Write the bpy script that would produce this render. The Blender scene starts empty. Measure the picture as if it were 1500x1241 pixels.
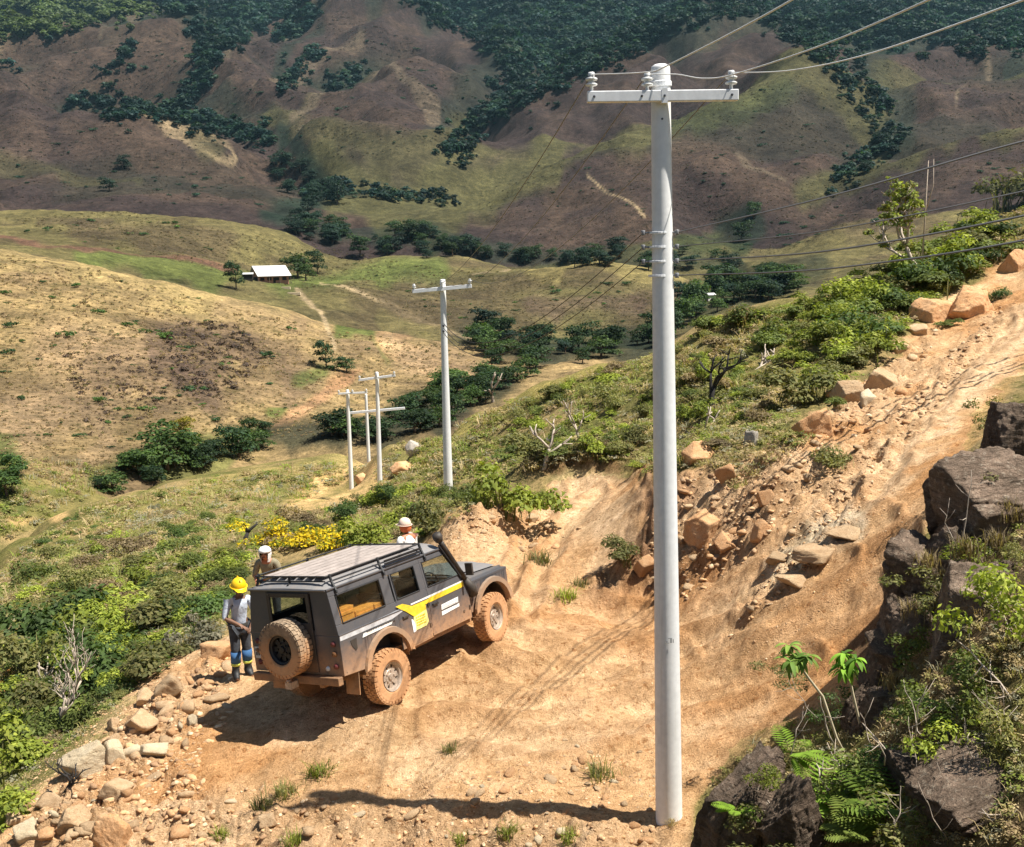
import bpy, math, random
import numpy as np
from mathutils import Vector, Matrix
random.seed(7); RS = np.random.RandomState(11)
scene = bpy.context.scene
COL = scene.collection
W0, H0, FPX = 1500.0, 1241.0, 1600.0
PITCH, ROLL, HC = math.radians(8.5), math.radians(1.25), 6.64

# ------------------------------------------------------------------ camera
_F = np.array([0, math.cos(PITCH), -math.sin(PITCH)]); _U = np.array([0, math.sin(PITCH), math.cos(PITCH)]); _Rt = np.array([1.0, 0, 0])
CUP = _U*math.cos(ROLL) + _Rt*math.sin(ROLL); CRT = _Rt*math.cos(ROLL) - _U*math.sin(ROLL)
CAM = np.array([0, 0, HC])
cam_d = bpy.data.cameras.new('camera'); cam = bpy.data.objects.new('camera', cam_d); COL.objects.link(cam)
cam_d.sensor_width = 36; cam_d.lens = 36*FPX/W0; cam_d.clip_end = 20000; cam_d.clip_start = 0.05
cam.matrix_world = Matrix([[CRT[0], CUP[0], -_F[0], CAM[0]], [CRT[1], CUP[1], -_F[1], CAM[1]], [CRT[2], CUP[2], -_F[2], CAM[2]], [0, 0, 0, 1]])
scene.camera = cam

def ray(px, py):
    px = np.asarray(px, float); py = np.asarray(py, float)
    return _F*FPX + CRT*(px[..., None]-W0/2) + CUP*((H0/2-py)[..., None])
def at(px, py, d):                       # point seen at (px,py), d metres ahead
    r = ray(px, py); return CAM + r*(d/r[..., 1])[..., None]
def atz(px, py, z):
    r = ray(px, py); return CAM + r*((z-HC)/r[..., 2])[..., None]
def proj(P):
    q = np.asarray(P, float)-CAM; c = q@_F; c = np.where(c > 0.05, c, 0.05)
    return W0/2+FPX*(q@CRT)/c, H0/2-FPX*(q@CUP)/c

# ------------------------------------------------------------------ noise
def _h(ix, iy, s):
    n = (ix.astype(np.int64)*374761393 + iy.astype(np.int64)*668265263 + s*1442695041) & 0x7fffffff
    n = ((n ^ (n >> 13))*1274126177) & 0x7fffffff
    return ((n ^ (n >> 16)) & 0xffff)/65535.0
def perlin(x, y, s=0):
    ix = np.floor(x); iy = np.floor(y); fx = x-ix; fy = y-iy
    def g(dx, dy):
        a = _h(ix+dx, iy+dy, s)*6.2831853
        return np.cos(a)*(fx-dx)+np.sin(a)*(fy-dy)
    u = fx*fx*fx*(fx*(fx*6-15)+10); v = fy*fy*fy*(fy*(fy*6-15)+10)
    a = g(0, 0); b = g(1, 0); c = g(0, 1); d = g(1, 1)
    return 1.5*((a*(1-u)+b*u)*(1-v)+(c*(1-u)+d*u)*v)
def fbm(x, y, o=4, s=0, gain=.5):
    r = 0; a = 1.0
    for i in range(o):
        r = r+a*perlin(x*2**i+17.3*i, y*2**i-9.1*i, s+i); a *= gain
    return r
def ridge2(x, y, s): return .4-np.abs(perlin(x+.4*perlin(x, y, s+3), y, s))+.5*(.4-np.abs(perlin(x*2.1, y*2.1, s+1)))
def sst(a, b, x):
    t = np.clip((x-a)/(b-a), 0, 1); return t*t*(3-2*t)

# ------------------------------------------------------------------ jeep pose (needed for the ground under its wheels)
JR = np.array([[0.546, -0.827, -0.133], [-0.127, 0.075, -0.989], [0.828, 0.557, -0.064]]); JT = np.array([-2.4342, 4.1579, 16.8392])
def cam2w(c):
    c = np.asarray(c, float); return CAM + c[..., 0:1]*CRT - c[..., 1:2]*CUP + c[..., 2:3]*_F
def jeep_w(v): return cam2w(np.asarray(v, float)@JR.T + JT)
WHEELS = [(-.08, -.80, .34, 1), (2.70, -.80, .47, 1), (-.08, .80, .36, -1), (2.70, .80, .47, -1)]; WR = .415
J0 = jeep_w(np.zeros((1, 3)))[0]; JM = np.stack([jeep_w(np.eye(3)[i:i+1])[0]-J0 for i in range(3)], 1)

# ------------------------------------------------------------------ terrain control points
CP = []                                   # world x,y,z
def cz(*L):
    for px, py, z in L: CP.append(atz(px, py, z))
def cd(*L):
    for px, py, d in L: CP.append(at(px, py, d))
def crest(*L, drop=.02, k=1.13):          # a crest and the ground falling away behind it
    for px, py, d in L:
        p = at(px, py, d); CP.append(p)
        q = CAM+(p-CAM)*k; q[2] -= drop*d*k; CP.append(q)
for (x, y, z, s) in WHEELS:
    CP.append(jeep_w(np.array([[x, y, z]]))[0]+np.array([0, 0, -WR]))
# bench and tracks
cz((350,990,-.35),(420,1040,-.2),(300,1010,-.35),(500,1120,-.1),(700,1100,0),(700,1000,.03),(850,950,.1),(900,1080,.05),(980,1203,0),
   (700,1200,-.12),(500,1230,-.25),(300,1100,-.35),(300,1230,-.4),(150,1160,-.5),(60,1235,-.65),(850,1235,-.03),(820,870,.12),(800,800,.12),(620,1040,0),
   (830,740,.15),(900,715,.3),(760,830,.05),(330,940,-.45),(250,985,-.5),(200,1040,-.5),(100,1110,-.6),(20,1215,-.75),(580,1080,-.05),(800,1150,0))
# left slope
cz((60,1090,-2.2),(100,1000,-2.5),(0,1050,-3),(200,930,-2.2),(300,890,-1.9),(0,960,-3.7),(150,880,-3.7),(300,820,-3.0),(400,780,-2.6),(0,880,-5.5),(200,800,-6),
   (100,800,-8),(520,790,-1.4),(600,760,-1.6),(-100,1150,-3),(-150,1000,-5))
cz((690,757,.55),(655,778,.25),(740,765,.25),(780,765,.2),(620,800,-.3))
cd((650,727,45.7),(557,738,75.8),(515,728,91),(540,690,100),(480,720,80),(430,745,62),(350,740,68),(300,760,58),(560,700,85),(620,690,62),(700,690,45),(760,690,35))
crest((620,645,75),(560,660,92),(500,668,108),(400,682,115),(320,695,112),(220,712,104),(130,738,88),(60,765,76),(10,800,64),(-100,870,52), drop=.03)
# hillside to the right and its skyline
crest((700,605,62),(800,562,55),(880,535,51),(960,518,48),(1050,463,46),(1150,440,44),(1250,424,42),(1320,392,42),(1400,350,43),(1500,305,44),(1650,230,45), drop=.06)
cd((750,640,46),(850,600,42),(900,640,35),(900,560,45),(1000,560,37),(1100,560,32),(1150,500,36),(1250,480,33),(1330,430,37),(1420,390,39),(1000,500,43))
cz((850,692,.35),(780,692,.2),(855,660,.95),(780,665,.75),(900,860,.15),(955,850,.4),(955,790,1.1),(960,700,1.9),(935,705,1.0),(1000,660,2.4),(1050,740,1.9),(1050,850,.9),
   (960,930,.25),(1050,960,.5),(1150,640,2.85),(1190,620,2.95))
cd((1290,545,29),(1400,452,36),(1350,500,32),(1480,400,38),(1500,460,32),(1420,540,26.5),(1340,640,21),(1470,590,22),(1250,720,18.5),(1600,520,26))
cz((1330,770,2.6),(1150,780,1.9),(1200,860,1.6),(1300,850,2.0),(1100,930,.9),(1250,950,1.35),(1150,1000,.75),(1100,1080,.4),(1020,1100,.12),(1010,1230,.08))
# bank in the right foreground
cz((1300,1010,1.9),(1400,900,2.8),(1450,800,3.3),(1480,690,3.8),(1200,1100,1.15),(1100,1180,.75),(1200,1230,1.2),(1350,1150,2.2),(1500,1240,2.7),(1500,1000,3.2),(1500,860,3.6),
   (1600,760,4.0),(1650,1100,3.6),(750,1400,-.2),(400,1500,-.6),(1100,1450,.9),(1000,2000,1.0),(1600,1800,3.2))
CP += [np.array(p, float) for p in [(0,-3,4.2),(6,-3,5),(-6,-2,1),(8,5,4.4),(14,8,5),(3,1.5,3.6),(-3,3,.6),(-12,6,-3.0),(-30,10,-9),(30,15,8),(50,40,10),(-60,30,-20),(-90,80,-30),(90,70,6)]]
# golden hill on the left and the gully in front of it
crest((-150,335,330),(0,363,320),(130,388,310),(260,422,300),(400,450,300),(480,476,300),(560,490,300),(640,502,290),(705,528,270), drop=.012)
cd((0,450,230),(0,560,170),(0,650,130),(20,720,105),(100,700,118),(130,640,140),(200,550,180),(250,480,240),(300,560,185),(400,560,200),(400,500,245),(200,650,140),(200,690,127),
   (300,660,140),(380,640,155),(450,600,180),(500,560,215),(560,540,235),(620,545,240),(480,640,150),(600,600,190),(700,575,200),(600,632,150),(-150,560,160),(-150,700,110),(120,470,225),(350,470,270))
# farm hill
crest((-150,322,700),(0,313,690),(90,305,700),(180,305,700),(260,314,700),(330,326,690),(430,350,680),(500,381,650), drop=.012)
cd((0,350,520),(200,370,480),(330,395,500),(100,378,420),(400,412,540),(455,402,560),(520,420,480),(560,462,400),(480,458,390),(620,485,360),(250,345,560),(120,340,580))
crest((530,384,640),(600,379,650),(680,381,660),(745,397,640), drop=.01)
crest((780,402,570),(860,390,555),(950,396,560),(1020,413,550),(1070,440,520), drop=.012)
cd((850,432,480),(950,442,470),(800,472,430),(900,492,400),(1000,462,430),(1100,430,450),(700,440,500),(650,430,520),(720,500,350),(800,520,320),(900,515,330),(580,420,540))
# valley floor
cd((450,345,850),(600,352,800),(700,370,760),(900,377,720),(1000,387,660),(1100,402,600),(1050,342,850),(1150,380,700),(1250,332,800),(1350,284,1000),(1500,210,1200),(1300,380,600),(1500,350,560),
   (500,300,1050),(450,282,1150),(420,242,1400),(600,325,950),(520,335,930),(660,300,1080),(1250,400,500))
crest((-150,190,1500),(0,178,1500),(60,172,1530),(110,176,1500),(165,190,1460),(230,206,1400),(330,241,1250),(400,275,1130),(440,303,1050), drop=.012)
cd((100,262,1150),(50,300,930),(200,292,960),(330,305,920),(0,240,1200),(280,255,1150))
cd((150,172,1780),(250,168,1780),(330,192,1680),(400,217,1500),(-100,150,1800))
# brown spurs far left
crest((-150,80,2350),(0,66,2300),(60,62,2250),(130,50,2280),(200,27,2300),(240,18,2320),(272,24,2280),(296,70,2080), drop=.02)
cd((150,100,2050),(250,110,1950),(60,120,1950),(130,78,2180),(310,95,2250),(300,132,2000),(200,120,1950),(215,80,2060),(170,140,1850))
crest((305,150,1800),(345,95,2000),(420,37,2300),(470,10,2450),(560,6,2520),(650,52,2360),(720,82,2180),(742,112,2000), drop=.02)
cd((530,72,2150),(450,127,1850),(375,180,1580),(405,135,2000),(455,95,2230),(340,150,1750),(560,125,1880),(500,168,1650),(430,217,1400),(640,203,1480),(600,160,1650),(485,150,1900),(455,190,1700),
   (622,125,2050),(682,152,1900),(452,238,1290),(560,238,1240),(655,222,1330),(540,200,1500),(480,215,1420),(700,172,1680),(752,125,1980),(670,220,1400),(570,70,2250),(640,90,2200))
# forest mountain at the back
cd((0,0,3300),(200,0,3300),(350,0,3300),(330,62,2700),(700,0,3000),(800,60,2550),(850,100,2250),(900,50,2650),(1000,0,3050),(1300,0,3000),(1500,0,2800),(1400,55,2350),(1280,70,2200),(1500,45,2300),
   (1150,60,2350),(60,30,2800),(140,15,3000),(780,120,2050),(720,140,1980))
for x in range(-300, 1900, 250): cd((x,-160,4300),(x,-260,5200))
# ridges on the right
crest((1085,18,2450),(1040,32,2300),(1000,50,2200),(950,72,2080),(900,97,1980),(830,137,1780),(760,192,1580),(690,238,1350), drop=.02)
cd((1000,110,1800),(900,160,1600),(1150,85,1900),(820,220,1400),(1100,90,1850),(1200,70,2050))
crest((1160,108,1280),(1110,128,1250),(1050,156,1200),(980,183,1160),(915,206,1110),(850,232,1080),(800,252,1050),(750,282,1010),(700,312,960), drop=.02)
cd((1230,147,1200),(1290,200,1080),(1296,228,1010),(1080,232,1000),(1150,272,880),(1000,220,1040),(860,262,960),(940,322,800),(800,330,860),(1000,335,800),(1100,310,830),(1200,230,980),(1130,190,1080),
   (920,270,900),(1050,290,860),(880,330,810),(1180,200,1060))
cd((1250,150,1450),(1315,205,1250),(1290,245,1000),(1200,285,880),(1240,120,1650))
crest((1300,150,1500),(1380,112,1450),(1450,92,1450),(1500,75,1480),(1650,20,1500), drop=.015)
cd((1400,180,1200),(1450,150,1300),(1350,222,1020),(1500,150,1300))
crest((1290,252,900),(1340,232,900),(1400,217,900),(1500,195,920),(1650,170,930), drop=.012)
cd((1250,312,740),(1400,262,760),(1450,300,700),(1500,260,760))
CP = np.array(CP)

def uv_of(x, y):
    r = np.hypot(x, y); return np.arctan2(x, y), np.log(np.maximum(r, .5))
_u, _l = uv_of(CP[:, 0], CP[:, 1]); _P = np.stack([_u, .6*_l], 1)
_T = (CP[:, 2]-HC)/np.hypot(CP[:, 0], CP[:, 1])
_C2 = .012**2
_n = len(CP)
_A = np.zeros((_n+3, _n+3)); _A[:_n, :_n] = np.sqrt(((_P[:, None]-_P[None])**2).sum(-1)+_C2)
_A[:_n, :_n] -= np.eye(_n)*1e-3           # light smoothing
_A[:_n, _n] = 1; _A[:_n, _n+1:] = _P; _A[_n, :_n] = 1; _A[_n+1:, :_n] = _P.T
_w = np.linalg.solve(_A, np.r_[_T, 0, 0, 0])
def base_tan(u, l):
    u = u.ravel(); v = .6*l.ravel(); out = np.empty_like(u)
    for i in range(0, len(u), 20000):
        a = u[i:i+20000]; b = v[i:i+20000]
        out[i:i+20000] = np.sqrt((a[:, None]-_P[:, 0])**2+(b[:, None]-_P[:, 1])**2+_C2)@_w[:_n] + _w[_n] + a*_w[_n+1]+b*_w[_n+2]
    return out
AZ = np.radians(np.r_[np.linspace(-85, -29, 40)[:-1], np.linspace(-29, 29, 880), np.linspace(29, 85, 40)[1:]])
RR = np.r_[np.geomspace(1.2, 6, 40)[:-1], np.geomspace(6, 60, 680)[:-1], np.geomspace(60, 5200, 600)]
NA, NR = len(AZ), len(RR)
GA, GR = np.meshgrid(AZ, RR)             # rows = distance
GX, GY = GR*np.sin(GA), GR*np.cos(GA)
# coarse solve, then bilinear up to the fine grid keeps the script quick
ca = np.radians(np.r_[np.linspace(-85, -30, 24)[:-1], np.linspace(-30, 30, 300), np.linspace(30, 85, 24)[1:]]); cr = np.geomspace(1.2, 5200, 420)
CA, CR = np.meshgrid(ca, np.log(cr)); CT = base_tan(CA, CR).reshape(CA.shape)
def interp2(xs, ys, Z, x, y):
    i = np.clip(np.searchsorted(xs, x)-1, 0, len(xs)-2); j = np.clip(np.searchsorted(ys, y)-1, 0, len(ys)-2)
    fx = np.clip((x-xs[i])/(xs[i+1]-xs[i]), 0, 1); fy = np.clip((y-ys[j])/(ys[j+1]-ys[j]), 0, 1)
    return (Z[j, i]*(1-fx)+Z[j, i+1]*fx)*(1-fy)+(Z[j+1, i]*(1-fx)+Z[j+1, i+1]*fx)*fy
GT = interp2(ca, np.log(cr), CT, GA.ravel(), np.log(GR).ravel()).reshape(GA.shape)
GZ = HC + GT*GR
PX, PY = proj(np.stack([GX, GY, GZ], -1))   # where each ground point falls in the photograph

def inpoly(x, y, poly):
    c = np.zeros(x.shape, bool); n = len(poly)
    for i in range(n):
        x0, y0 = poly[i]; x1, y1 = poly[i-1]
        if y0 == y1: continue
        c ^= ((y0 > y) != (y1 > y)) & (x < (x1-x0)*(y-y0)/(y1-y0)+x0)
    return c
def dline(x, y, pts):
    d = np.full(x.shape, 1e9)
    for (ax, ay), (bx, by) in zip(pts[:-1], pts[1:]):
        L = (bx-ax)**2+(by-ay)**2+1e-9; t = np.clip(((x-ax)*(bx-ax)+(y-ay)*(by-ay))/L, 0, 1)
        d = np.minimum(d, np.hypot(x-ax-t*(bx-ax), y-ay-t*(by-ay)))
    return d
def sdpoly(x, y, poly):                   # positive inside, in pixels
    d = dline(x, y, poly+[poly[0]]); return np.where(inpoly(x, y, poly), d, -d)
NEAR = GR < 140
# the graded dirt: bench, upper road, side track
DIRT = [(-40,1260),(60,1150),(150,1080),(235,985),(300,935),(345,925),(420,900),(520,850),(610,800),(660,775),(700,765),(760,772),(800,715),(860,700),(940,700),(955,712),(1000,690),(1060,690),
        (1160,640),(1200,600),(1280,545),(1340,490),(1400,430),(1460,385),(1560,330),(1640,330),(1640,480),(1500,540),(1430,600),(1400,690),(1350,790),(1310,900),(1260,1010),(1160,1060),(1060,1100),(1020,1180),(1010,1262),(500,1700),(-300,1500)]
wx = GX*.8; wy = GY*.8
warp = np.zeros_like(GX); warp[NEAR] = fbm(wx[NEAR], wy[NEAR], 3, 5)
DM = np.full(GX.shape, -500.0); DM[NEAR] = sdpoly(PX[NEAR]+14*warp[NEAR], PY[NEAR]+12*fbm(wx[NEAR]+40, wy[NEAR], 3, 9), DIRT)
dirtw = sst(-10, 14, DM)
# ---- relief added on top of the control surface
fine = np.zeros_like(GX)
m = NEAR
fine[m] += (.10*fbm(GX[m]*.35, GY[m]*.35, 4, 21)*(1-dirtw[m]) + .035*fbm(GX[m]*.6, GY[m]*.6, 3, 31) + (.024*fbm(GX[m]*2.3, GY[m]*2.3, 4, 41)+.014*np.abs(fbm(GX[m]*6.5, GY[m]*6.5, 3, 43)))*np.clip(30/GR[m], .2, 1)) * sst(1, 6, GR[m])
fine[m] += sst(60, 100, GR[m])*.5*fbm(GX[m]*.08, GY[m]*.08, 3, 23)
# cut bank and rubble are lumpier
RUB = [[(0,1260),(110,1120),(240,990),(330,940),(330,1010),(250,1110),(330,1180),(700,1190),(980,1215),(980,1262)],
       [(1040,950),(1130,800),(1330,570),(1450,450),(1500,430),(1480,475),(1400,565),(1300,690),(1230,790),(1110,905)],
       [(645,800),(660,765),(700,752),(760,758),(810,735),(825,750),(790,790),(740,795),(690,800)],
       [(880,880),(945,770),(960,700),(1060,690),(1190,600),(1330,500),(1380,480),(1340,560),(1200,700),(1120,790),(1030,870),(940,900)]]
rub = np.zeros_like(GX)
for p in RUB: rub[m] = np.maximum(rub[m], sst(-25, 25, sdpoly(PX[m]+10*warp[m], PY[m], p)))
fine[m] += rub[m]*(.16*fbm(GX[m]*1.7, GY[m]*1.7, 4, 51)+.10*np.abs(fbm(GX[m]*4, GY[m]*4, 3, 52))-.05)
fine[m] += dirtw[m]*(.05*ridge2(GX[m]*.9, GY[m]*.9, 151)+.03*ridge2(GX[m]*2.6, GY[m]*2.6, 152)*np.clip(30/GR[m], .2, 1))
for mx, my, mw, mh, ma in ((700,778,40,22,.42), (762,768,34,12,.25), (660,788,22,14,.25)): fine[m] += ma*np.exp(-((PX[m]+9*warp[m]-mx)/mw)**2-((PY[m]-my)/mh)**2)*(1+.5*ridge2(GX[m]*2, GY[m]*2, 171))*(GR[m] < 36)*(GR[m] > 18)
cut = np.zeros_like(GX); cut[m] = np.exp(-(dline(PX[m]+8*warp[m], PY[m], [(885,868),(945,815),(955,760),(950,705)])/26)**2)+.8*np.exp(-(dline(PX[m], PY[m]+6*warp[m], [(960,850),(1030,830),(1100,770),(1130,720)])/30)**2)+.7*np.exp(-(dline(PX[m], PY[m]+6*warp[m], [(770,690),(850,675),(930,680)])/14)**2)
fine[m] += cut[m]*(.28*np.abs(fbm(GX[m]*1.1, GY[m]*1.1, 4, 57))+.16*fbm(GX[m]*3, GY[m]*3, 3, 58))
# wheel ruts along the curve from the upper road round to the bench
RUTS = [[(1500,470),(1420,535),(1330,640),(1280,720)],[(1480,470),(1380,560),(1290,660),(1230,740)],[(1330,790),(1230,880),(1130,940),(1000,985),(860,1005),(760,985),(700,955)],
        [(1300,760),(1190,830),(1080,890),(960,925),(860,930),(790,915)],[(1290,860),(1200,930),(1080,985),(960,1025),(800,1040),(680,1025),(600,1030)],[(1180,960),(1050,1010),(900,1060),(760,1075),(640,1060)],
        [(960,900),(860,905),(780,890),(740,860)],[(1000,960),(880,965),(770,945),(700,925)],[(1240,820),(1130,900),(1000,950),(880,985),(740,1000),(640,1010)],[(880,720),(830,770),(790,840),(770,900)],[(820,720),(770,800),(745,860)],[(1120,850),(1020,905),(900,905),(840,890)]]
rutn = np.zeros_like(GX); rute = np.zeros_like(GX)
for i, R_ in enumerate(RUTS):
    W_ = atz(*np.array(R_, float).T, 0.0) if False else None
    d = dline(PX[m], PY[m], R_)/np.clip(FPX/GR[m], 10, 200)*(1.0+.0*i)      # metres across
    d = d+.10*warp[m]
    rutn[m] = np.maximum(rutn[m], np.exp(-(d/.13)**2)); rute[m] = np.maximum(rute[m], np.exp(-((d-.27)/.07)**2)); fine[m] += .06*np.exp(-((d-.26)/.08)**2)-.08*np.exp(-(d/.14)**2)
far = ~NEAR
fr = GR[far]; fx_, fy_ = GX[far], GY[far]
rid = 1-np.abs(perlin(fx_/95+.4*perlin(fx_/60, fy_/60, 3), fy_/95, 61))*2
wxx = fx_+70*fbm(fx_/260, fy_/260, 2, 301); wyy = fy_+70*fbm(fx_/260+7, fy_/260, 2, 302)
r1 = .45-np.sqrt(perlin(wxx/430, wyy/430, 66)**2+.010); r2 = .4-np.sqrt(perlin(wxx/165, wyy/165, 61)**2+.012); r3 = .4-np.sqrt(perlin(wxx/62, wyy/62, 68)**2+.01)
fine[far] += sst(140, 420, fr)*2.2*fbm(fx_/60, fy_/60, 4, 62)+sst(650, 1000, fr)*(11*r2*2+3*r3*2)+sst(1000, 1600, fr)*(125*r1+16*r2*2+3.5*r3*2)+sst(1900, 2600, fr)*10*fbm(fx_/230, fy_/230, 4, 64)
fine[far] += sst(330, 420, fr)*(1-sst(650, 800, fr))*5*r2
FOLD = np.full_like(GX, .4); FOLD[far] = r1
fine[far] += .55*fbm(fx_/9, fy_/9, 4, 65)*sst(140, 200, fr)+1.0*np.abs(fbm(fx_/26, fy_/26, 3, 67))*sst(150, 260, fr)
GZ = GZ+fine
LR = np.log(RR)
def zat(x, y):
    x = np.asarray(x, float); y = np.asarray(y, float)
    return interp2(AZ, LR, GZ, np.arctan2(x, y), np.log(np.hypot(x, y)))
def hit(px, py, dmax=5000.):             # where the photograph's line of sight meets the ground
    one = np.ndim(px) == 0
    r = ray(np.atleast_1d(np.asarray(px, float)), np.atleast_1d(np.asarray(py, float))); hz = np.hypot(r[:, 0], r[:, 1])
    az = np.arctan2(r[:, 0], r[:, 1]); tn = r[:, 2]/hz
    rr = np.geomspace(4, dmax, 1500)
    out = np.full((len(r), 3), np.nan)
    for i in range(0, len(r), 400):
        A = np.broadcast_to(az[i:i+400, None], (len(az[i:i+400]), len(rr))); 
        Z = interp2(AZ, LR, GZ, A.ravel(), np.broadcast_to(np.log(rr), A.shape).ravel()).reshape(A.shape)
        below = (HC+tn[i:i+400, None]*rr) <= Z
        k = below.argmax(1); ok = below.any(1)
        d = rr[k]; out[i:i+400, 0] = np.where(ok, d*np.sin(az[i:i+400]), np.nan); out[i:i+400, 1] = np.where(ok, d*np.cos(az[i:i+400]), np.nan)
    g = ~np.isnan(out[:, 0]); out[g, 2] = zat(out[g, 0], out[g, 1])
    return out[0] if one else out
# ------------------------------------------------------------------ object helpers
def tag(o, label=None, cat=None, group=None, kind=None):
    if label: o['label'] = label
    if cat: o['category'] = cat
    if group: o['group'] = group
    if kind: o['kind'] = kind
    return o
def link(name, me, parent=None):
    o = bpy.data.objects.new(name, me); COL.objects.link(o)
    if parent: o.parent = parent
    return o
def empty(name, loc=(0, 0, 0), rz=0):
    o = bpy.data.objects.new(name, None); COL.objects.link(o); o.location = loc; o.rotation_euler = (0, 0, rz); o.empty_display_size = .2
    return o
def npmesh(name, V, F, mats, smooth=False, col=None, mi=None):
    """V (n,3), F (m,k) all faces with k corners, or a list of such arrays"""
    me = bpy.data.meshes.new(name); V = np.asarray(V, np.float32)
    Fs = F if isinstance(F, list) else [F]; Fs = [np.asarray(f, np.int32) for f in Fs if len(f)]
    me.vertices.add(len(V)); me.vertices.foreach_set('co', V.ravel())
    nl = sum(f.size for f in Fs); nf = sum(len(f) for f in Fs)
    me.loops.add(nl); me.loops.foreach_set('vertex_index', np.concatenate([f.ravel() for f in Fs]))
    me.polygons.add(nf); tot = np.concatenate([np.full(len(f), f.shape[1], np.int32) for f in Fs])
    me.polygons.foreach_set('loop_start', np.r_[0, np.cumsum(tot)[:-1]].astype(np.int32))
    if mi is not None: me.polygons.foreach_set('material_index', np.asarray(mi, np.int32))
    if smooth: me.polygons.foreach_set('use_smooth', np.ones(nf, bool))
    me.update(calc_edges=True)
    for mm in (mats if isinstance(mats, (list, tuple)) else [mats]): me.materials.append(mm)
    if col is not None:
        a = me.color_attributes.new('Col', 'FLOAT_COLOR', 'POINT'); c = np.ones((len(V), 4), np.float32); c[:, :3] = col; a.data.foreach_set('color', c.ravel())
    return me
# ------------------------------------------------------------------ materials
class NT:
    def __init__(s, name):
        s.m = bpy.data.materials.new(name); s.m.use_nodes = True; s.t = s.m.node_tree; s.b = s.t.nodes['Principled BSDF']
    def n(s, ty, **k):
        nd = s.t.nodes.new(ty)
        for a, v in k.items():
            if hasattr(nd, a): setattr(nd, a, v)
        return nd
    def l(s, a, b): s.t.links.new(a, b)
    def noise(s, scale, detail=4, rough=.55, vec=None, ty='ShaderNodeTexNoise'):
        nd = s.n(ty); nd.inputs['Scale'].default_value = scale
        if 'Detail' in nd.inputs: nd.inputs['Detail'].default_value = detail; nd.inputs['Roughness'].default_value = rough
        if vec is not None: s.l(vec, nd.inputs['Vector'])
        return nd
    def ramp(s, fac, stops):
        nd = s.n('ShaderNodeValToRGB'); e = nd.color_ramp.elements
        while len(e) < len(stops): e.new(.5)
        for i, (p, c) in enumerate(stops): e[i].position = p; e[i].color = (c, c, c, 1) if np.isscalar(c) else (*c, 1)
        s.l(fac, nd.inputs[0]); return nd
    def mix(s, fac, a, b, mode='MIX'):
        nd = s.n('ShaderNodeMix', data_type='RGBA', blend_type=mode)
        for sock, v in ((nd.inputs[0], fac), (nd.inputs[6], a), (nd.inputs[7], b)):
            if hasattr(v, 'is_linked'): s.l(v, sock)
            elif np.isscalar(v): sock.default_value = v
            else: sock.default_value = (*v, 1)
        return nd.outputs[2]
    def math(s, op, a, b=0., clamp=False):
        nd = s.n('ShaderNodeMath', operation=op, use_clamp=clamp)
        for sock, v in ((nd.inputs[0], a), (nd.inputs[1], b)):
            if hasattr(v, 'is_linked'): s.l(v, sock)
            else: sock.default_value = v
        return nd.outputs[0]
    def coord(s, k='Object'): return s.n('ShaderNodeTexCoord').outputs[k]
    def bump(s, h, strength=.5, dist=.05):
        nd = s.n('ShaderNodeBump'); nd.inputs['Strength'].default_value = strength; nd.inputs['Distance'].default_value = dist; s.l(h, nd.inputs['Height']); s.l(nd.outputs[0], s.b.inputs['Normal'])
    def base(s, c):
        if hasattr(c, 'is_linked'): s.l(c, s.b.inputs['Base Color'])
        else: s.b.inputs['Base Color'].default_value = (*c, 1)
    def set(s, **k):
        for a, v in k.items(): s.b.inputs[a.replace('_', ' ')].default_value = v
        return s
def ground_mat(name, scales, contrast, bump, bdist, speck=None):
    t = NT(name); t.set(Roughness=.95); t.b.inputs['Specular IOR Level'].default_value = .1
    co = t.coord(); a = t.n('ShaderNodeVertexColor', layer_name='Col'); c = a.outputs[0]; h = None
    for sc, (lo, hi) in zip(scales, contrast):
        nz = t.noise(sc, 6, .65, co); r = t.ramp(nz.outputs[0], [(.3, lo), (.7, hi)]); c = t.mix(1, c, r.outputs[0], 'MULTIPLY'); h = nz.outputs[0] if h is None else t.math('ADD', h, t.math('MULTIPLY', nz.outputs[0], .6))
    if speck:
        for sc, thr, col, f in speck:
            v = t.noise(sc, 2, .5, co); r = t.ramp(v.outputs[0], [(thr, 0.), (thr+.06, f)]); c = t.mix(r.outputs[0], c, t.mix(1, c, col, 'MULTIPLY'))
    t.base(c); t.bump(h, bump, bdist); return t.m
M_dirt = ground_mat('dirt', [.5, 2.4, 11, 45], [((.80,.76,.70),(1.14,1.15,1.17)), ((.72,.68,.62),(1.16,1.17,1.19)), ((.74,.70,.65),(1.16,1.16,1.19)), ((.70,.66,.62),(1.22,1.22,1.22))], 1.0, .09, [(9, .62, (.62,.5,.40), .8), (38, .64, (.42,.33,.25), .85), (26, .66, (1.35,1.38,1.45), .8)])
M_slope = ground_mat('slope_soil', [.25, 1.6, 9, 40], [((.7,.75,.7),(1.25,1.2,1.15)), ((.6,.65,.6),(1.3,1.28,1.2)), ((.55,.6,.5),(1.35,1.3,1.3)), ((.6,.6,.6),(1.3,1.3,1.3))], .9, .12, [(5, .6, (.4,.5,.3), .7), (22, .62, (.35,.4,.25), .8)])
M_hill = ground_mat('hill_grass', [.010, .035, .14, .5, 1.6], [((.72,.72,.74),(1.22,1.2,1.16)), ((.66,.66,.68),(1.28,1.26,1.22)), ((.66,.67,.68),(1.28,1.27,1.24)), ((.62,.64,.62),(1.34,1.32,1.30)), ((.6,.62,.6),(1.36,1.34,1.32))], .9, 1.0, [(.16, .64, (.5,.55,.45), .6), (.55, .63, (.42,.46,.38), .65)])

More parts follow.
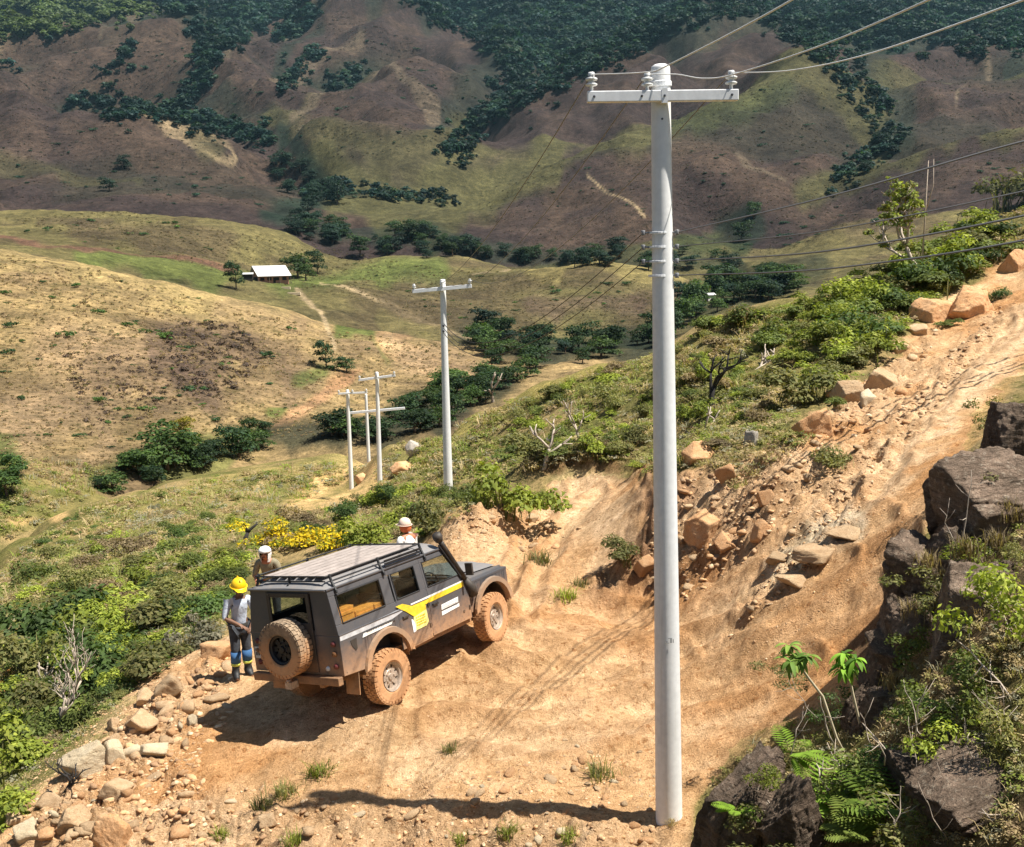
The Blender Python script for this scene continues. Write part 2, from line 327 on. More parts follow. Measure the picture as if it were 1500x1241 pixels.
# ------------------------------------------------------------------ ground colour (what grows or lies where, plus shade painted in cuts and folds)
PAL = dict(dirt=(.66,.425,.225), dust=(.77,.57,.36), orange=(.55,.28,.105), rubble=(.58,.405,.24), pale=(.72,.62,.45), cutshade=(.24,.135,.075), slope=(.225,.185,.078), slopegreen=(.145,.15,.045), soil=(.40,.28,.155),
  straw=(.27,.195,.098), tan=(.33,.23,.135), purple=(.10,.068,.054), brown=(.15,.105,.068), green=(.10,.125,.036), olive=(.125,.108,.048), olivebrown=(.088,.067,.040),
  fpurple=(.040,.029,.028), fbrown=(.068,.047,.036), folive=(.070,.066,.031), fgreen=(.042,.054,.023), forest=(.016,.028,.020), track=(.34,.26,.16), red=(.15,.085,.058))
GC = np.zeros(GX.shape+(3,)); D_ = GR
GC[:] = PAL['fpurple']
def blend(w, c): GC[...] = GC*(1-w[..., None])+np.array(c)*w[..., None]
nz1 = fbm(GX/90, GY/90, 4, 71); nz2 = fbm(GX/28, GY/28, 4, 72)
blend(sst(-.25, .5, nz1)*.55*(D_ > 720), PAL['fbrown'])
blend((D_ < 745).astype(float), PAL['olive']); blend(((D_ < 745) & (D_ > 330))*sst(-.1, .6, fbm(GX/70, GY/70, 4, 73))*.75, PAL['olivebrown'])
blend((D_ < 338).astype(float), PAL['straw']); blend(((D_ < 338) & (D_ > 120))*sst(0, .7, fbm(GX/30, GY/30, 4, 74))*.6, PAL['brown'])
blend((D_ < 125).astype(float), PAL['slope']); blend((D_ < 125)*sst(-.2, .5, fbm(GX/5, GY/5, 4, 75))*.7, PAL['slopegreen']); blend((D_ < 125)*sst(.1, .6, fbm(GX/7+9, GY/7, 4, 76))*.75, PAL['soil'])
OKF = ~((PX > 690) & (PY > 85)) & ~((PX < 440) & (PY > 178) & (PY < 312)); blend(sst(.17, -.08, FOLD)*.62*(D_ > 1000), (.030,.030,.022)); blend(sst(.08, -.12, FOLD)*.55*(D_ > 1000)*OKF, PAL['forest']); blend(sst(.38, .46, FOLD)*.5*(D_ > 900), (.115,.092,.060))  # shade painted into far folds for relief, besides darker grass and gully woods
STROKES = []
def stroke(pts, rad, col, op=1., dmin=0, dmax=1e9, soft=.6, wob=.5):
    if dmin > dmax: return
    k = (D_ > dmin) & (D_ < dmax) & (np.abs(GA) < .56)
    x = PX[k]; y = PY[k]; r = D_[k]
    s_ = r*.035
    wx_ = rad*wob*fbm(GX[k]/s_.clip(1), GY[k]/s_.clip(1), 3, 81) if dmin >= 140 or True else 0
    if len(pts) > 2 and pts[0] == pts[-1]: d = -sdpoly(x, y+wx_, pts[:-1])
    else: d = dline(x, (y+wx_), pts)
    d = d+wx_
    w = 1-sst(rad*(1-soft), rad*(1+soft*.6), d)
    f = np.zeros(GX.shape); f[k] = w*op; blend(f, PAL[col] if isinstance(col, str) else col)
S = stroke
# far mountains
S([(0,60),(120,20),(300,15),(330,80),(300,30),(480,-10),(700,10),(900,30),(1100,0),(1500,20)], 34, 'forest', .55, 1900, 9e3)
S([(700,0),(760,60),(740,110),(700,160),(680,210),(660,225)], 30, 'forest', .55, 1300, 9e3); S([(760,120),(830,110),(900,70),(1000,30),(760,60),(850,60)], 40, 'forest', .55, 1850, 9e3)
S([(290,30),(310,80),(300,130),(270,150)], 14, 'forest', .6, 1700, 4e3); S([(150,168),(230,165),(320,188),(400,212)], 16, 'forest', .55, 1300, 2200)
S([(405,135),(440,100),(470,70)], 9, 'forest', .6, 1500, 3e3); S([(160,110),(190,70)], 14, 'forest', .55, 1700, 3e3)
S([(0,100),(100,80),(250,120),(130,130)], 40, 'fbrown', .7, 1700, 3e3); S([(0,75),(30,70)], 20, 'track', .7, 1700, 3e3)
S([(400,215),(460,235),(600,250),(680,235)], 20, 'folive', .7, 1000, 1700); S([(430,215),(500,165),(560,120)], 6, 'folive', .5, 1200, 2200)
S([(1180,40),(1300,70),(1420,60),(1500,40)], 50, 'forest', .6, 1750, 9e3); S([(1180,60),(1240,110),(1290,160),(1320,200),(1290,235),(1220,275)], 22, 'forest', .6, 850, 2100)
S([(1000,90),(1100,60),(1180,100)], 28, 'forest', .55, 1500, 2500)
S([(1160,108),(1050,156),(915,206),(800,252),(700,310)], 24, 'folive', .95, 780, 1350); S([(1000,190),(1080,170),(1150,140)], 22, 'fgreen', .55, 850, 1350); S([(1160,110),(1230,147),(1290,205),(1290,235)], 18, 'folive', .8, 900, 1350)
S([(760,250),(700,240)], 22, (.036,.026,.026), .8, 800, 1400); S([(1000,230),(1080,250),(1150,280)], 26, 'fbrown', .6, 780, 1200); S([(820,300),(900,290),(930,330)], 26, 'fbrown', .8, 740, 1050)
S([(1300,160),(1400,120),(1500,80)], 26, 'folive', .65, 950, 1600); S([(1180,290),(1280,250),(1400,215),(1500,190)], 22, 'folive', .9, 740, 960); S([(1180,330),(1300,320),(1400,270),(1500,240)], 26, 'fbrown', .5, 560, 860)
S([(100,230),(230,240),(330,265),(440,302)], 12, 'fbrown', .6, 900, 1400); S([(200,215),(300,240),(360,260)], 2.6, 'track', .5, 1000, 1450, wob=.2)
S([(450,250),(520,280),(600,300),(700,290),(640,330),(500,310),(480,260)], 26, 'folive', .95, 740, 1300); S([(560,300),(680,260),(780,250)], 12, 'folive', .8, 740, 1300)
S([(420,240),(470,285),(450,310),(390,325)], 16, 'forest', .85, 740, 1500)
for L_ in ([(530,72),(450,127),(375,180)],[(560,125),(500,168),(430,217)],[(420,37),(345,95),(305,150)],[(560,125),(640,203)],[(470,10),(420,37)],[(200,27),(150,100)],[(1000,50),(900,97),(830,137),(760,192)],[(1080,232),(1150,272)],[(860,262),(940,322)],[(1450,92),(1400,180)]): S(L_, 5, (.105,.082,.060), .75, 900, 2600, wob=.9)
S([(860,262),(900,285),(945,325)], 1.8, 'track', .7, 700, 1100, wob=.3); S([(1090,20),(1030,60)], 6, 'fbrown', .8, 1700, 3000); S([(0,262),(120,275),(200,270)], 9, 'folive', .5, 850, 1300); S([(250,205),(330,240)], 10, 'folive', .5, 1000, 1450)
# valley woods
S([(400,325),(480,350),(540,355),(620,345),(700,368),(800,385),(900,372),(1000,372),(1080,395),(1000,385),(880,382)], 14, 'forest', .6, 560, 950)
S([(1080,420),(1130,410),(1200,395),(1060,450),(1020,470)], 22, 'forest', .6, 380, 700); S([(1060,345),(1100,320),(1110,340),(1080,360)], 16, 'forest', .8, 600, 950); S([(1000,360),(1090,365)], 12, 'fgreen', .8, 600, 900)
S([(690,480),(740,510),(820,520),(900,510),(960,505)], 24, 'forest', .85, 260, 440)
# farm hill
S([(0,320),(180,312),(330,340),(430,365)], 9, 'olive', .9, 420, 760); S([(120,345),(260,345),(330,360)], 24, 'olivebrown', .8, 430, 720); S([(60,330),(160,320)], 9, 'fbrown', .5, 430, 720)
S([(120,385),(250,395),(330,405)], 14, 'green', .8, 330, 560); S([(400,420),(480,415),(560,400),(640,395)], 17, 'green', .85, 380, 640); S([(340,412),(420,412)], 10, 'green', .7, 380, 640)
S([(0,352),(60,368),(130,376),(240,380),(320,394),(345,402)], 3.6, 'red', .95, 330, 640, wob=.25); S([(375,412),(420,408)], 5, (.33,.17,.11), .9, 380, 620)
S([(470,421),(520,436),(600,460),(690,500)], 2.8, 'track', .7, 260, 560, wob=.2); S([(435,430),(470,460),(485,490),(490,510)], 3.4, 'track', .85, 200, 560, wob=.2); S([(690,408),(760,398)], 2.5, 'track', .6, 380, 700, wob=.2)
S([(600,440),(680,450),(760,470)], 34, 'olivebrown', .7, 330, 640); S([(560,465),(640,492)], 12, 'olive', .8, 300, 560)
S([(780,402),(860,392),(950,398),(1000,410)], 13, (.20,.165,.07), .9, 440, 640); S([(780,450),(860,455),(930,450)], 16, 'purple', .65, 380, 640); S([(940,440),(1010,445)], 18, 'fbrown', .7, 380, 640)
# golden hill
S([(0,370),(120,395),(260,430),(400,455)], 26, (.33,.25,.115), .8, 200, 345); S([(0,470),(120,480),(200,470)], 60, (.31,.225,.11), .6, 120, 340)
S([(90,520),(200,540),(130,590),(30,620)], 52, 'tan', .85, 110, 250); S([(150,540),(260,560)], 40, 'brown', .6, 130, 260); S([(240,500),(330,500),(380,520)], 34, 'purple', .7, 150, 300); S([(270,545),(300,575)], 18, 'purple', .8, 150, 260)
S([(420,530),(440,560)], 34, 'brown', .7, 150, 300); S([(330,570),(420,580)], 25, 'brown', .6, 140, 260); S([(330,450),(440,480)], 14, 'tan', .5, 200, 320)
S([(500,485),(550,490),(570,510)], 12, 'green', .9, 190, 330); S([(530,480),(500,480)], 8, 'green', .8, 190, 330); S([(440,560),(470,545)], 13, 'green', .8, 140, 260); S([(395,608),(415,606)], 9, 'green', .9, 130, 220)
S([(590,485),(560,495),(600,520),(650,540),(690,560),(640,545)], 13, (.40,.255,.14), .85, 170, 330); S([(570,500),(620,530)], 10, (.44,.31,.18), .6, 170, 330); S([(600,530),(650,520),(690,540)], 18, 'tan', .7, 170, 330)
S([(525,548),(490,572),(450,600),(400,625),(375,635)], 9, (.36,.215,.12), .95, 120, 290); S([(510,555),(490,565)], 14, (.30,.17,.09), .8, 150, 260)
S([(140,700),(220,670),(300,650),(380,640),(330,660),(250,690)], 18, 'green', .7, 110, 190); S([(390,640),(480,635),(560,640),(600,600),(680,585),(740,560)], 26, 'forest', .8, 105, 260)
S([(0,650),(0,700),(20,740)], 26, 'green', .8, 90, 150); S([(100,690),(160,650)], 14, 'tan', .6, 100, 170)
S([(20,760),(60,748),(90,755)], 13, 'dirt', .9, 62, 110); S([(40,755),(68,748)], 8, 'green', .8, 62, 110)
# near slopes
S([(430,745),(480,705),(540,690),(560,715),(450,760)], 17, 'dirt', .9, 50, 112); S([(200,815),(330,740),(420,700)], 12, 'soil', .7, 30, 110); S([(260,900),(380,810),(310,830)], 8, 'soil', .5, 25, 60); S([(40,940),(0,1000)], 20, 'soil', .8, 15, 45)
S([(250,720),(400,690),(500,675)], 8, (.38,.29,.13), .8, 60, 130); S([(640,645),(760,585),(900,535)], 9, (.36,.29,.11), .8, 40, 90)
S([(700,640),(820,610),(900,600)], 14, 'soil', .6, 30, 60); S([(1130,540),(1190,520)], 12, 'soil', .9, 25, 45); S([(600,740),(620,720)], 22, 'soil', .8, 35, 70); S([(1010,640),(1060,670)], 22, 'soil', .7, 20, 35)
S([(1050,1090),(1150,1070),(1230,1030),(1280,960)], 42, (.30,.19,.10), .9, 8, 20); S([(1430,640),(1480,560)], 30, 'soil', .8, 14, 30)
S([(20,1225),(130,1110),(245,985),(335,930)], 26, 'rubble', .75, 10, 22); S([(330,925),(420,890)], 12, 'soil', .7, 14, 24)
# the dirt itself, with shade painted on its cut banks
blend(dirtw, PAL['dirt'])
blend(dirtw*rub, PAL['rubble'])
blend(dirtw*sst(0, .6, fbm(GX*.45, GY*.45, 4, 91))*.55, PAL['dust']); blend(dirtw*sst(.05, .6, fbm(GX*.33+7, GY*.33, 4, 92))*.6, PAL['orange'])
S([(1500,490),(1400,570),(1340,640),(1290,700)], 34, 'dust', 1., 14, 40); S([(1500,520),(1430,620),(1370,720)], 14, 'orange', .3, 14, 40)
S([(1150,835),(1190,800),(1240,770)], 30, 'pale', .9, 14, 24, soft=.35); S([(560,1060),(700,1020),(900,1000),(800,960)], 50, (.64,.43,.23), .7, 12, 24)
S([(900,790),(850,730),(870,720)], 42, 'dust', .7, 18, 34); S([(1000,860),(960,900),(1040,830)], 34, 'orange', .7, 14, 24); S([(960,740),(1000,720),(940,820)], 24, 'cutshade', .7, 18, 30)  # last stroke paints shade on the bank face beside the pole
S([(1050,1020),(1150,980),(1230,960)], 24, 'orange', .5, 10, 20); S([(780,680),(900,690)], 12, 'cutshade', .8, 24, 40); S([(660,770),(720,770),(780,775)], 20, (.56,.36,.19), .8, 20, 35)  # second stroke is painted shade along the undercut above the side track
S([(300,1000),(420,1060),(560,1070)], 30, 'rubble', .7, 11, 22)
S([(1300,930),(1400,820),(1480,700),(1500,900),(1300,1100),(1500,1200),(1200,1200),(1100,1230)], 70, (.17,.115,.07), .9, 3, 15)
blend(rutn*dirtw*.5, (.76,.54,.32)); blend(rute*dirtw*.38, (.36,.19,.085)); blend(np.clip(cut, 0, 1)*.55*(D_ < 60), PAL['cutshade'])  # last blend paints shade into the colour of the cut faces
GC *= (1+.12*np.clip(nz2, -1, 1))[..., None]
# ------------------------------------------------------------------ split the one surface into ground, dirt road and hills
idx = np.arange(NA*NR).reshape(NR, NA)
Q = np.stack([idx[:-1, :-1], idx[:-1, 1:], idx[1:, 1:], idx[1:, :-1]], -1).reshape(-1, 4)
rq = GR[:-1, :-1].ravel(); dq = (DM[:-1, :-1].ravel() > 0) & (rq < 60)
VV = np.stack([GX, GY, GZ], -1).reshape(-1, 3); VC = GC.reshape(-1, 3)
def sub(name, sel, mat):
    f = Q[sel]; u, inv = np.unique(f, return_inverse=True)
    o = link(name, npmesh(name, VV[u], inv.reshape(f.shape), mat, True, VC[u])); tag(o, kind='structure'); return o
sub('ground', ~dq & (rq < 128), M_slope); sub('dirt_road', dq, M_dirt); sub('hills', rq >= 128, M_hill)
# ------------------------------------------------------------------ light
SUN_AZ, SUN_EL = math.atan2(.965, -.262), math.radians(63)
sd = bpy.data.lights.new('sun', 'SUN'); sd.energy = 5; sd.angle = math.radians(.5); sd.color = (1, .95, .86)
so = bpy.data.objects.new('sun', sd); COL.objects.link(so)
sv = Vector((math.sin(SUN_AZ)*math.cos(SUN_EL), math.cos(SUN_AZ)*math.cos(SUN_EL), math.sin(SUN_EL)))
so.rotation_euler = sv.to_track_quat('Z', 'Y').to_euler(); so.location = (0, 0, 60)
wd = bpy.data.worlds.new('World'); scene.world = wd; wd.use_nodes = True
sk = wd.node_tree.nodes.new('ShaderNodeTexSky'); sk.sky_type = 'NISHITA'; sk.sun_disc = False; sk.sun_elevation = SUN_EL; sk.sun_rotation = SUN_AZ
bg = wd.node_tree.nodes['Background']; bg.inputs[1].default_value = .05; wd.node_tree.links.new(sk.outputs[0], bg.inputs[0])
hm = bpy.data.materials.new('haze'); hm.use_nodes = True; hm.node_tree.nodes.remove(hm.node_tree.nodes['Principled BSDF']); hv = hm.node_tree.nodes.new('ShaderNodeVolumePrincipled')
hv.inputs['Color'].default_value = (.45, .82, 1.0, 1); hv.inputs['Density'].default_value = 2.4e-5; hv.inputs['Anisotropy'].default_value = .2; hm.node_tree.links.new(hv.outputs[0], hm.node_tree.nodes['Material Output'].inputs['Volume'])
_z0, _z1 = float(GZ.min())-1, max(float(GZ.max()), 12)+30; _b = np.array([(x, y, z) for z in (_z0, _z1) for y in (-80, 5300) for x in (-5300, 5300)]); tag(link('haze', npmesh('haze', _b, np.array([(0,2,3,1),(4,5,7,6),(0,1,5,4),(2,6,7,3),(0,4,6,2),(1,3,7,5)]), hm)), kind='stuff')
scene.cycles.volume_bounces = 0
scene.view_settings.view_transform = 'Standard'; scene.view_settings.look = 'None'; scene.view_settings.exposure = 1.0; scene.view_settings.gamma = 1
# ------------------------------------------------------------------ small-mesh builder
class MB:
    def __init__(s): s.v = []; s.f = []
    def add(s, vs, fs):
        o = len(s.v); s.v += [tuple(map(float, p)) for p in vs]; s.f += [tuple(i+o for i in f) for f in fs]; return s
    def box(s, x0, x1, y0, y1, z0, z1, M=None):
        v = [(x, y, z) for z in (z0, z1) for y in (y0, y1) for x in (x0, x1)]
        if M is not None: v = [tuple(M @ Vector(p)) for p in v]
        return s.add(v, [(0,2,3,1),(4,5,7,6),(0,1,5,4),(2,6,7,3),(0,4,6,2),(1,3,7,5)])
    def hexa(s, v): return s.add(v, [(0,3,2,1),(4,5,6,7),(0,1,5,4),(1,2,6,5),(2,3,7,6),(3,0,4,7)])
    def prism(s, poly, off):                 # poly: 3-D outline, extruded by off
        n = len(poly); a = [Vector(p) for p in poly]; b = [p+Vector(off) for p in a]
        return s.add(a+b, [tuple(range(n-1, -1, -1)), tuple(range(n, 2*n))]+[(i, (i+1) % n, n+(i+1) % n, n+i) for i in range(n)])
    def tube(s, pts, r, n=8, cap=True):
        P = [Vector(p) for p in pts]; R = r if isinstance(r, (list, tuple)) else [r]*len(P); vs = []; fs = []
        ref = None
        for i, p in enumerate(P):
            d = (P[min(i+1, len(P)-1)]-P[max(i-1, 0)]).normalized()
            if ref is None: ref = d.orthogonal().normalized()
            ref = (ref-d*ref.dot(d)).normalized(); b = d.cross(ref)
            for k in range(n):
                a = 2*math.pi*k/n; vs.append(p+(ref*math.cos(a)+b*math.sin(a))*R[i])
        for i in range(len(P)-1):
            for k in range(n): fs.append((i*n+k, i*n+(k+1) % n, (i+1)*n+(k+1) % n, (i+1)*n+k))
        if cap: fs += [tuple(range(n-1, -1, -1)), tuple(range((len(P)-1)*n, len(P)*n))]
        return s.add(vs, fs)
    def lathe(s, prof, n=24, axis='Z', c=(0, 0, 0), a0=0, a1=2*math.pi):   # prof: (radius, height)
        full = abs(a1-a0-2*math.pi) < 1e-6; m = n if full else n+1; vs = []; fs = []
        for r, h in prof:
            for k in range(m):
                a = a0+(a1-a0)*k/n; p = (r*math.cos(a), r*math.sin(a), h)
                if axis == 'Y': p = (p[0], h, p[1])
                if axis == 'X': p = (h, p[0], p[1])
                vs.append((p[0]+c[0], p[1]+c[1], p[2]+c[2]))
        for i in range(len(prof)-1):
            for k in range(n):
                j = (k+1) % m; fs.append((i*m+k, i*m+j, (i+1)*m+j, (i+1)*m+k))
        return s.add(vs, fs)
    def mesh(s, name, mat, smooth=False):
        me = bpy.data.meshes.new(name); me.from_pydata(s.v, [], s.f); me.update()
        if smooth: me.polygons.foreach_set('use_smooth', [True]*len(me.polygons))
        for m_ in (mat if isinstance(mat, list) else [mat]): me.materials.append(m_)
        return me
    def build(s, name, mat, parent=None, smooth=False, bevel=0, seg=2):
        o = link(name, s.mesh(name, mat, smooth), parent)
        if bevel:
            b = o.modifiers.new('b', 'BEVEL'); b.width = bevel; b.segments = seg; b.limit_method = 'ANGLE'; b.angle_limit = .6; b.harden_normals = False
        return o
def flat(name, col, rough=.6, metal=0., spec=.5, bump=None, var=.12, scale=6):
    t = NT(name); t.set(Roughness=rough, Metallic=metal); t.b.inputs['Specular IOR Level'].default_value = spec
    nz = t.noise(scale, 5, .6, t.coord()); r = t.ramp(nz.outputs[0], [(.3, 1-var), (.7, 1+var)]); t.base(t.mix(1, col, r.outputs[0], 'MULTIPLY'))
    if bump: t.bump(nz.outputs[0], bump, .02)
    return t.m
MUD = (.40, .19, .075); DUST = (.46, .33, .21)
def muddy(name, col, rough, z0, z1, dust=.25, metal=0., top=None):
    """paint or rubber with mud thrown up from below (vehicle height z0..z1) and a dusting everywhere"""
    t = NT(name); t.set(Metallic=metal); co = t.coord(); sp = t.n('ShaderNodeSeparateXYZ'); t.l(co, sp.inputs[0])
    n1 = t.noise(2.2, 6, .65, co); n2 = t.noise(11, 5, .7, co); n3 = t.noise(45, 3, .6, co)
    h = t.math('ADD', sp.outputs[2], t.math('MULTIPLY', t.math('SUBTRACT', n1.outputs[0], .5), .55)); h = t.math('ADD', h, t.math('MULTIPLY', t.math('SUBTRACT', n2.outputs[0], .5), .35))
    mp = t.n('ShaderNodeMapRange'); mp.inputs[1].default_value = z0; mp.inputs[2].default_value = z1; mp.inputs[3].default_value = 1; mp.inputs[4].default_value = 0; t.l(h, mp.inputs[0])
    c = t.mix(t.math('MULTIPLY', t.ramp(n2.outputs[0], [(.35, .3), (.7, 1.)]).outputs[0], dust), col, DUST)
    mudc = t.mix(n3.outputs[0], MUD, (.56, .31, .15)); mudc = t.mix(t.ramp(n2.outputs[0], [(.50, 0.), (.68, .62)]).outputs[0], mudc, (.17, .085, .04)); mudc = t.mix(t.ramp(n1.outputs[0], [(.50, 0.), (.7, .5)]).outputs[0], mudc, (.60, .38, .21)); c = t.mix(t.math('MULTIPLY', mp.outputs[0], .93), c, mudc); t.base(c)
    rr = t.n('ShaderNodeMapRange'); rr.inputs[3].default_value = rough; rr.inputs[4].default_value = .95; t.l(t.math('MAXIMUM', mp.outputs[0], dust), rr.inputs[0]); t.l(rr.outputs[0], t.b.inputs['Roughness'])
    t.bump(n3.outputs[0], .15, .01); return t.m
M_paint = muddy('grey_paint', (.060, .064, .074), .26, .45, 1.10, .07)
M_roofp = muddy('roof_paint', (.16, .17, .185), .35, -1, -.5, .25)
M_trim = muddy('black_trim', (.012, .012, .013), .6, .3, .9, .10)
M_flare = muddy('flare_paint', (.085, .080, .078), .55, .5, 1.25, .45)
M_rail = flat('rack_metal', (.012, .012, .013), .5, 0, .5)
M_tyre = muddy('muddy_tyre', (.03, .025, .022), .9, 4, 5, .3)
M_sptyre = muddy('spare_tyre', (.026, .023, .021), .9, -.1, .15, .75)
M_rim = flat('steel_rim', (.42, .34, .27), .5, .4, var=.3, scale=20); M_rimd = flat('dark_rim', (.012, .012, .014), .5, .2)
M_int = flat('interior', (.012, .012, .014), .8); M_seat = flat('seat_cloth', (.035, .038, .04), .9)
M_crate = flat('orange_crate', (.85, .33, .06), .6, var=.25, scale=14)
M_yel = flat('yellow_sticker', (.66, .48, .03), .5, var=.2, scale=9); M_pale = flat('pale_sticker', (.74, .68, .24), .5, var=.12, scale=30); M_white = flat('white_sticker', (.72, .70, .66), .5, var=.18, scale=18); M_silver = flat('silver_band', (.50, .51, .53), .4, .2, var=.25, scale=10)
M_ink = flat('ink', (.07, .065, .06), .7); M_red = flat('red_lens', (.11, .022, .02), .45, var=.5); M_amber = flat('amber_lens', (.16, .07, .025), .45, var=.5); M_clear = flat('clear_lens', (.6, .6, .6), .2); M_chrome = flat('mirror_metal', (.6, .6, .6), .25, .9)
def glass_mat():
    t = NT('window_glass'); o = t.t.nodes['Material Output']; tr = t.n('ShaderNodeBsdfTransparent'); tr.inputs[0].default_value = (.80, .84, .82, 1)
    gl = t.n('ShaderNodeBsdfGlossy'); gl.inputs[0].default_value = (.9, .95, .95, 1); gl.inputs[1].default_value = .03
    fr = t.n('ShaderNodeLayerWeight'); mx = t.n('ShaderNodeMixShader'); t.l(t.math('ADD', t.math('MULTIPLY', t.math('POWER', fr.outputs['Facing'], 4.), .5), .04), mx.inputs[0]); t.l(tr.outputs[0], mx.inputs[1]); t.l(gl.outputs[0], mx.inputs[2]); t.l(mx.outputs[0], o.inputs[0]); return t.m
M_glass = glass_mat()

# ------------------------------------------------------------------ the off-road vehicle
K_ = .115/.64
def ys(z): return .895-max(0, z-1.24)*K_                        # half width of the side at height z
jeep = empty('off_road_vehicle'); jeep.matrix_world = Matrix([[*JM[0], J0[0]], [*JM[1], J0[1]], [*JM[2], J0[2]], [0, 0, 0, 1]])
tag(jeep, 'muddy dark grey off-road wagon with roof rack and rear spare wheel on the dirt', 'off-road car')
def side_poly(sgn, poly, th, mb, off=0.):                      # outline in (x,z) on the body side, given thickness
    a = [(x, sgn*(ys(z)+off), z) for x, z in poly]
    if sgn > 0: a = a[::-1]
    return mb.prism(a, (0, -sgn*th, 0))
XR = -1.06
def arc(cx, cz, rx, rz, a0, a1, n=10): return [(cx+rx*math.cos(math.radians(a0+(a1-a0)*i/n)), cz+rz*math.sin(math.radians(a0+(a1-a0)*i/n))) for i in range(n+1)]
b = MB()
for s in (-1, 1):
    # lower tub side with the rear wheel arch cut out, split so every piece stays convex enough
    rarch = arc(-.08, .52, .47, .46, 180, 0, 12)
    def strip(arch, x0, x1, zb, zt):                              # wall above an arch, as quads
        for (xa, za), (xb, zb_) in zip(arch[:-1], arch[1:]):
            side_poly(s, [(xa, za), (xb, zb_), (xb, zt), (xa, zt)], .03, b)
    side_poly(s, [(XR, .66), (-.55, .62), (-.55, 1.24), (XR, 1.24)], .03, b)
    strip(rarch, -.55, .39, .5, 1.24)
    side_poly(s, [(.39, .60), (1.02, .62), (1.02, 1.24), (.39, 1.24)], .03, b)
    # upper side: waist rail, header and pillars round the window openings
    for (x0, x1, z0, z1) in [(XR, 1.02, 1.24, 1.385), (XR, 1.02, 1.795, 1.90), (XR, -.93, 1.385, 1.795), (.03, .24, 1.385, 1.795), (.86, 1.02, 1.385, 1.795), (1.02, 1.62, 1.86, 1.90)]:
        side_poly(s, [(x0, z0), (x1, z0), (x1, z1), (x0, z1)], .035, b)
    # windscreen pillar
    side_poly(s, [(1.98, 1.30), (2.06, 1.30), (1.70, 1.90), (1.60, 1.90)], .05, b)
    # front wing side, behind, over and ahead of the wheel arch
    farch = arc(2.70, .60, .47, .47, 180, 0, 12); 
    side_poly(s, [(2.08, .70), (2.23, .70), (2.23, 1.20), (2.08, 1.22)], .03, b, -.04)
    for (xa, za), (xb, zb_) in zip(farch[:-1], farch[1:]): side_poly(s, [(xa, za), (xb, zb_), (xb, 1.19), (xa, 1.20)], .03, b, -.04)
    side_poly(s, [(3.17, .72), (3.26, .74), (3.26, 1.17), (3.17, 1.18)], .03, b, -.04)
    b.box(2.08, 3.26, s*.70 if s > 0 else -.86, s*.86 if s > 0 else -.70, 1.17, 1.215)     # wing top
    b.box(.40, 2.10, *sorted((s*.84, s*.80)), .56, .66)                                    # sill
b.box(2.06, 2.10, -.80, .80, .60, 1.24)                                               # bulkhead
b.box(3.24, 3.30, -.80, .80, .74, 1.17)                                               # front panel
# rear wall with the door opening glazed later
for (y0, y1, z0, z1) in [(-.88, .88, .66, 1.24)]: b.box(XR, XR+.04, y0, y1, z0, z1)
for s in (-1, 1): b.hexa([(XR, s*.44, 1.24), (XR, s*.87, 1.24), (XR+.04, s*.87, 1.24), (XR+.04, s*.44, 1.24), (XR, s*.44, 1.90), (XR, s*.765, 1.90), (XR+.04, s*.765, 1.90), (XR+.04, s*.44, 1.90)])
b.box(XR, XR+.04, -.44, .44, 1.84, 1.90); b.box(XR, XR+.04, -.44, .44, 1.24, 1.30)
body = b.build('body', M_paint, jeep, bevel=.008)
MB().box(-1.0, 3.2, -.62, .62, .50, .60).box(-.98, 2.05, -.80, .80, .66, .70).box(-1.05, 3.35, -.45, -.37, .46, .58).box(-1.05, 3.35, .37, .45, .46, .58).build('chassis', M_trim, jeep)
c_ = MB()
for s in (-1, 1):                                                # inner wheel arches keep daylight out
    for cx, cz_ in ((-.08, .52), (2.70, .60)):
        a = arc(cx, cz_, .49, .49, 180, 0, 10); 
        for (xa, za), (xb, zb_) in zip(a[:-1], a[1:]): c_.add([(xa, s*.84, za), (xb, s*.84, zb_), (xb, s*.55, zb_), (xa, s*.55, za)], [(0, 1, 2, 3)])
        c_.box(cx-.49, cx+.49, *sorted((s*.55, s*.53)), .45, cz_+.49)
c_.box(.0, .1, -.7, .7, .30, .42).box(-.13, -.03, -.75, .75, .31, .41).box(2.65, 2.75, -.75, .75, .42, .52)
c_.box(-.5, 3.1, -.06, .06, .42, .52).box(-.12, -.04, -.56, .56, .50, .56).box(2.66, 2.74, -.56, .56, .50, .56).build('axle', M_trim, jeep)
# roof: crowned panel with a gutter
nx, ny = 14, 12; rv = []
for i in range(nx+1):
    x = XR-.02+(1.62-XR+.02)*i/nx
    for j in range(ny+1):
        t_ = -1+2*j/ny; ex = min(1, (x-XR+.02)/.12, (1.66-x)/.10); z = 1.905+.115*(1-abs(t_)**5)*max(.0, ex)**.5+.02*(1-t_*t_)
        rv.append((x, t_*(.775), z))
rf = MB().add(rv, [(i*(ny+1)+j, (i+1)*(ny+1)+j, (i+1)*(ny+1)+j+1, i*(ny+1)+j+1) for i in range(nx) for j in range(ny)])
rf.box(XR-.02, 1.64, -.76, .76, 1.885, 1.903)
roof = rf.build('roof', M_roofp, jeep, True)
g = MB()
for s in (-1, 1): g.tube([(XR-.02, s*.785, 1.90), (1.62, s*.785, 1.90)], .018, 6)
g.tube([(XR-.025, -.775, 1.90), (XR-.025, .775, 1.90)], .018, 6); g.build('gutter', M_paint, roof)
for y in (-.45, -.15, .15, .45): MB().box(-.9, 1.4, y-.02, y+.02, 2.036, 2.045).build('roof_rib', M_roofp, roof)
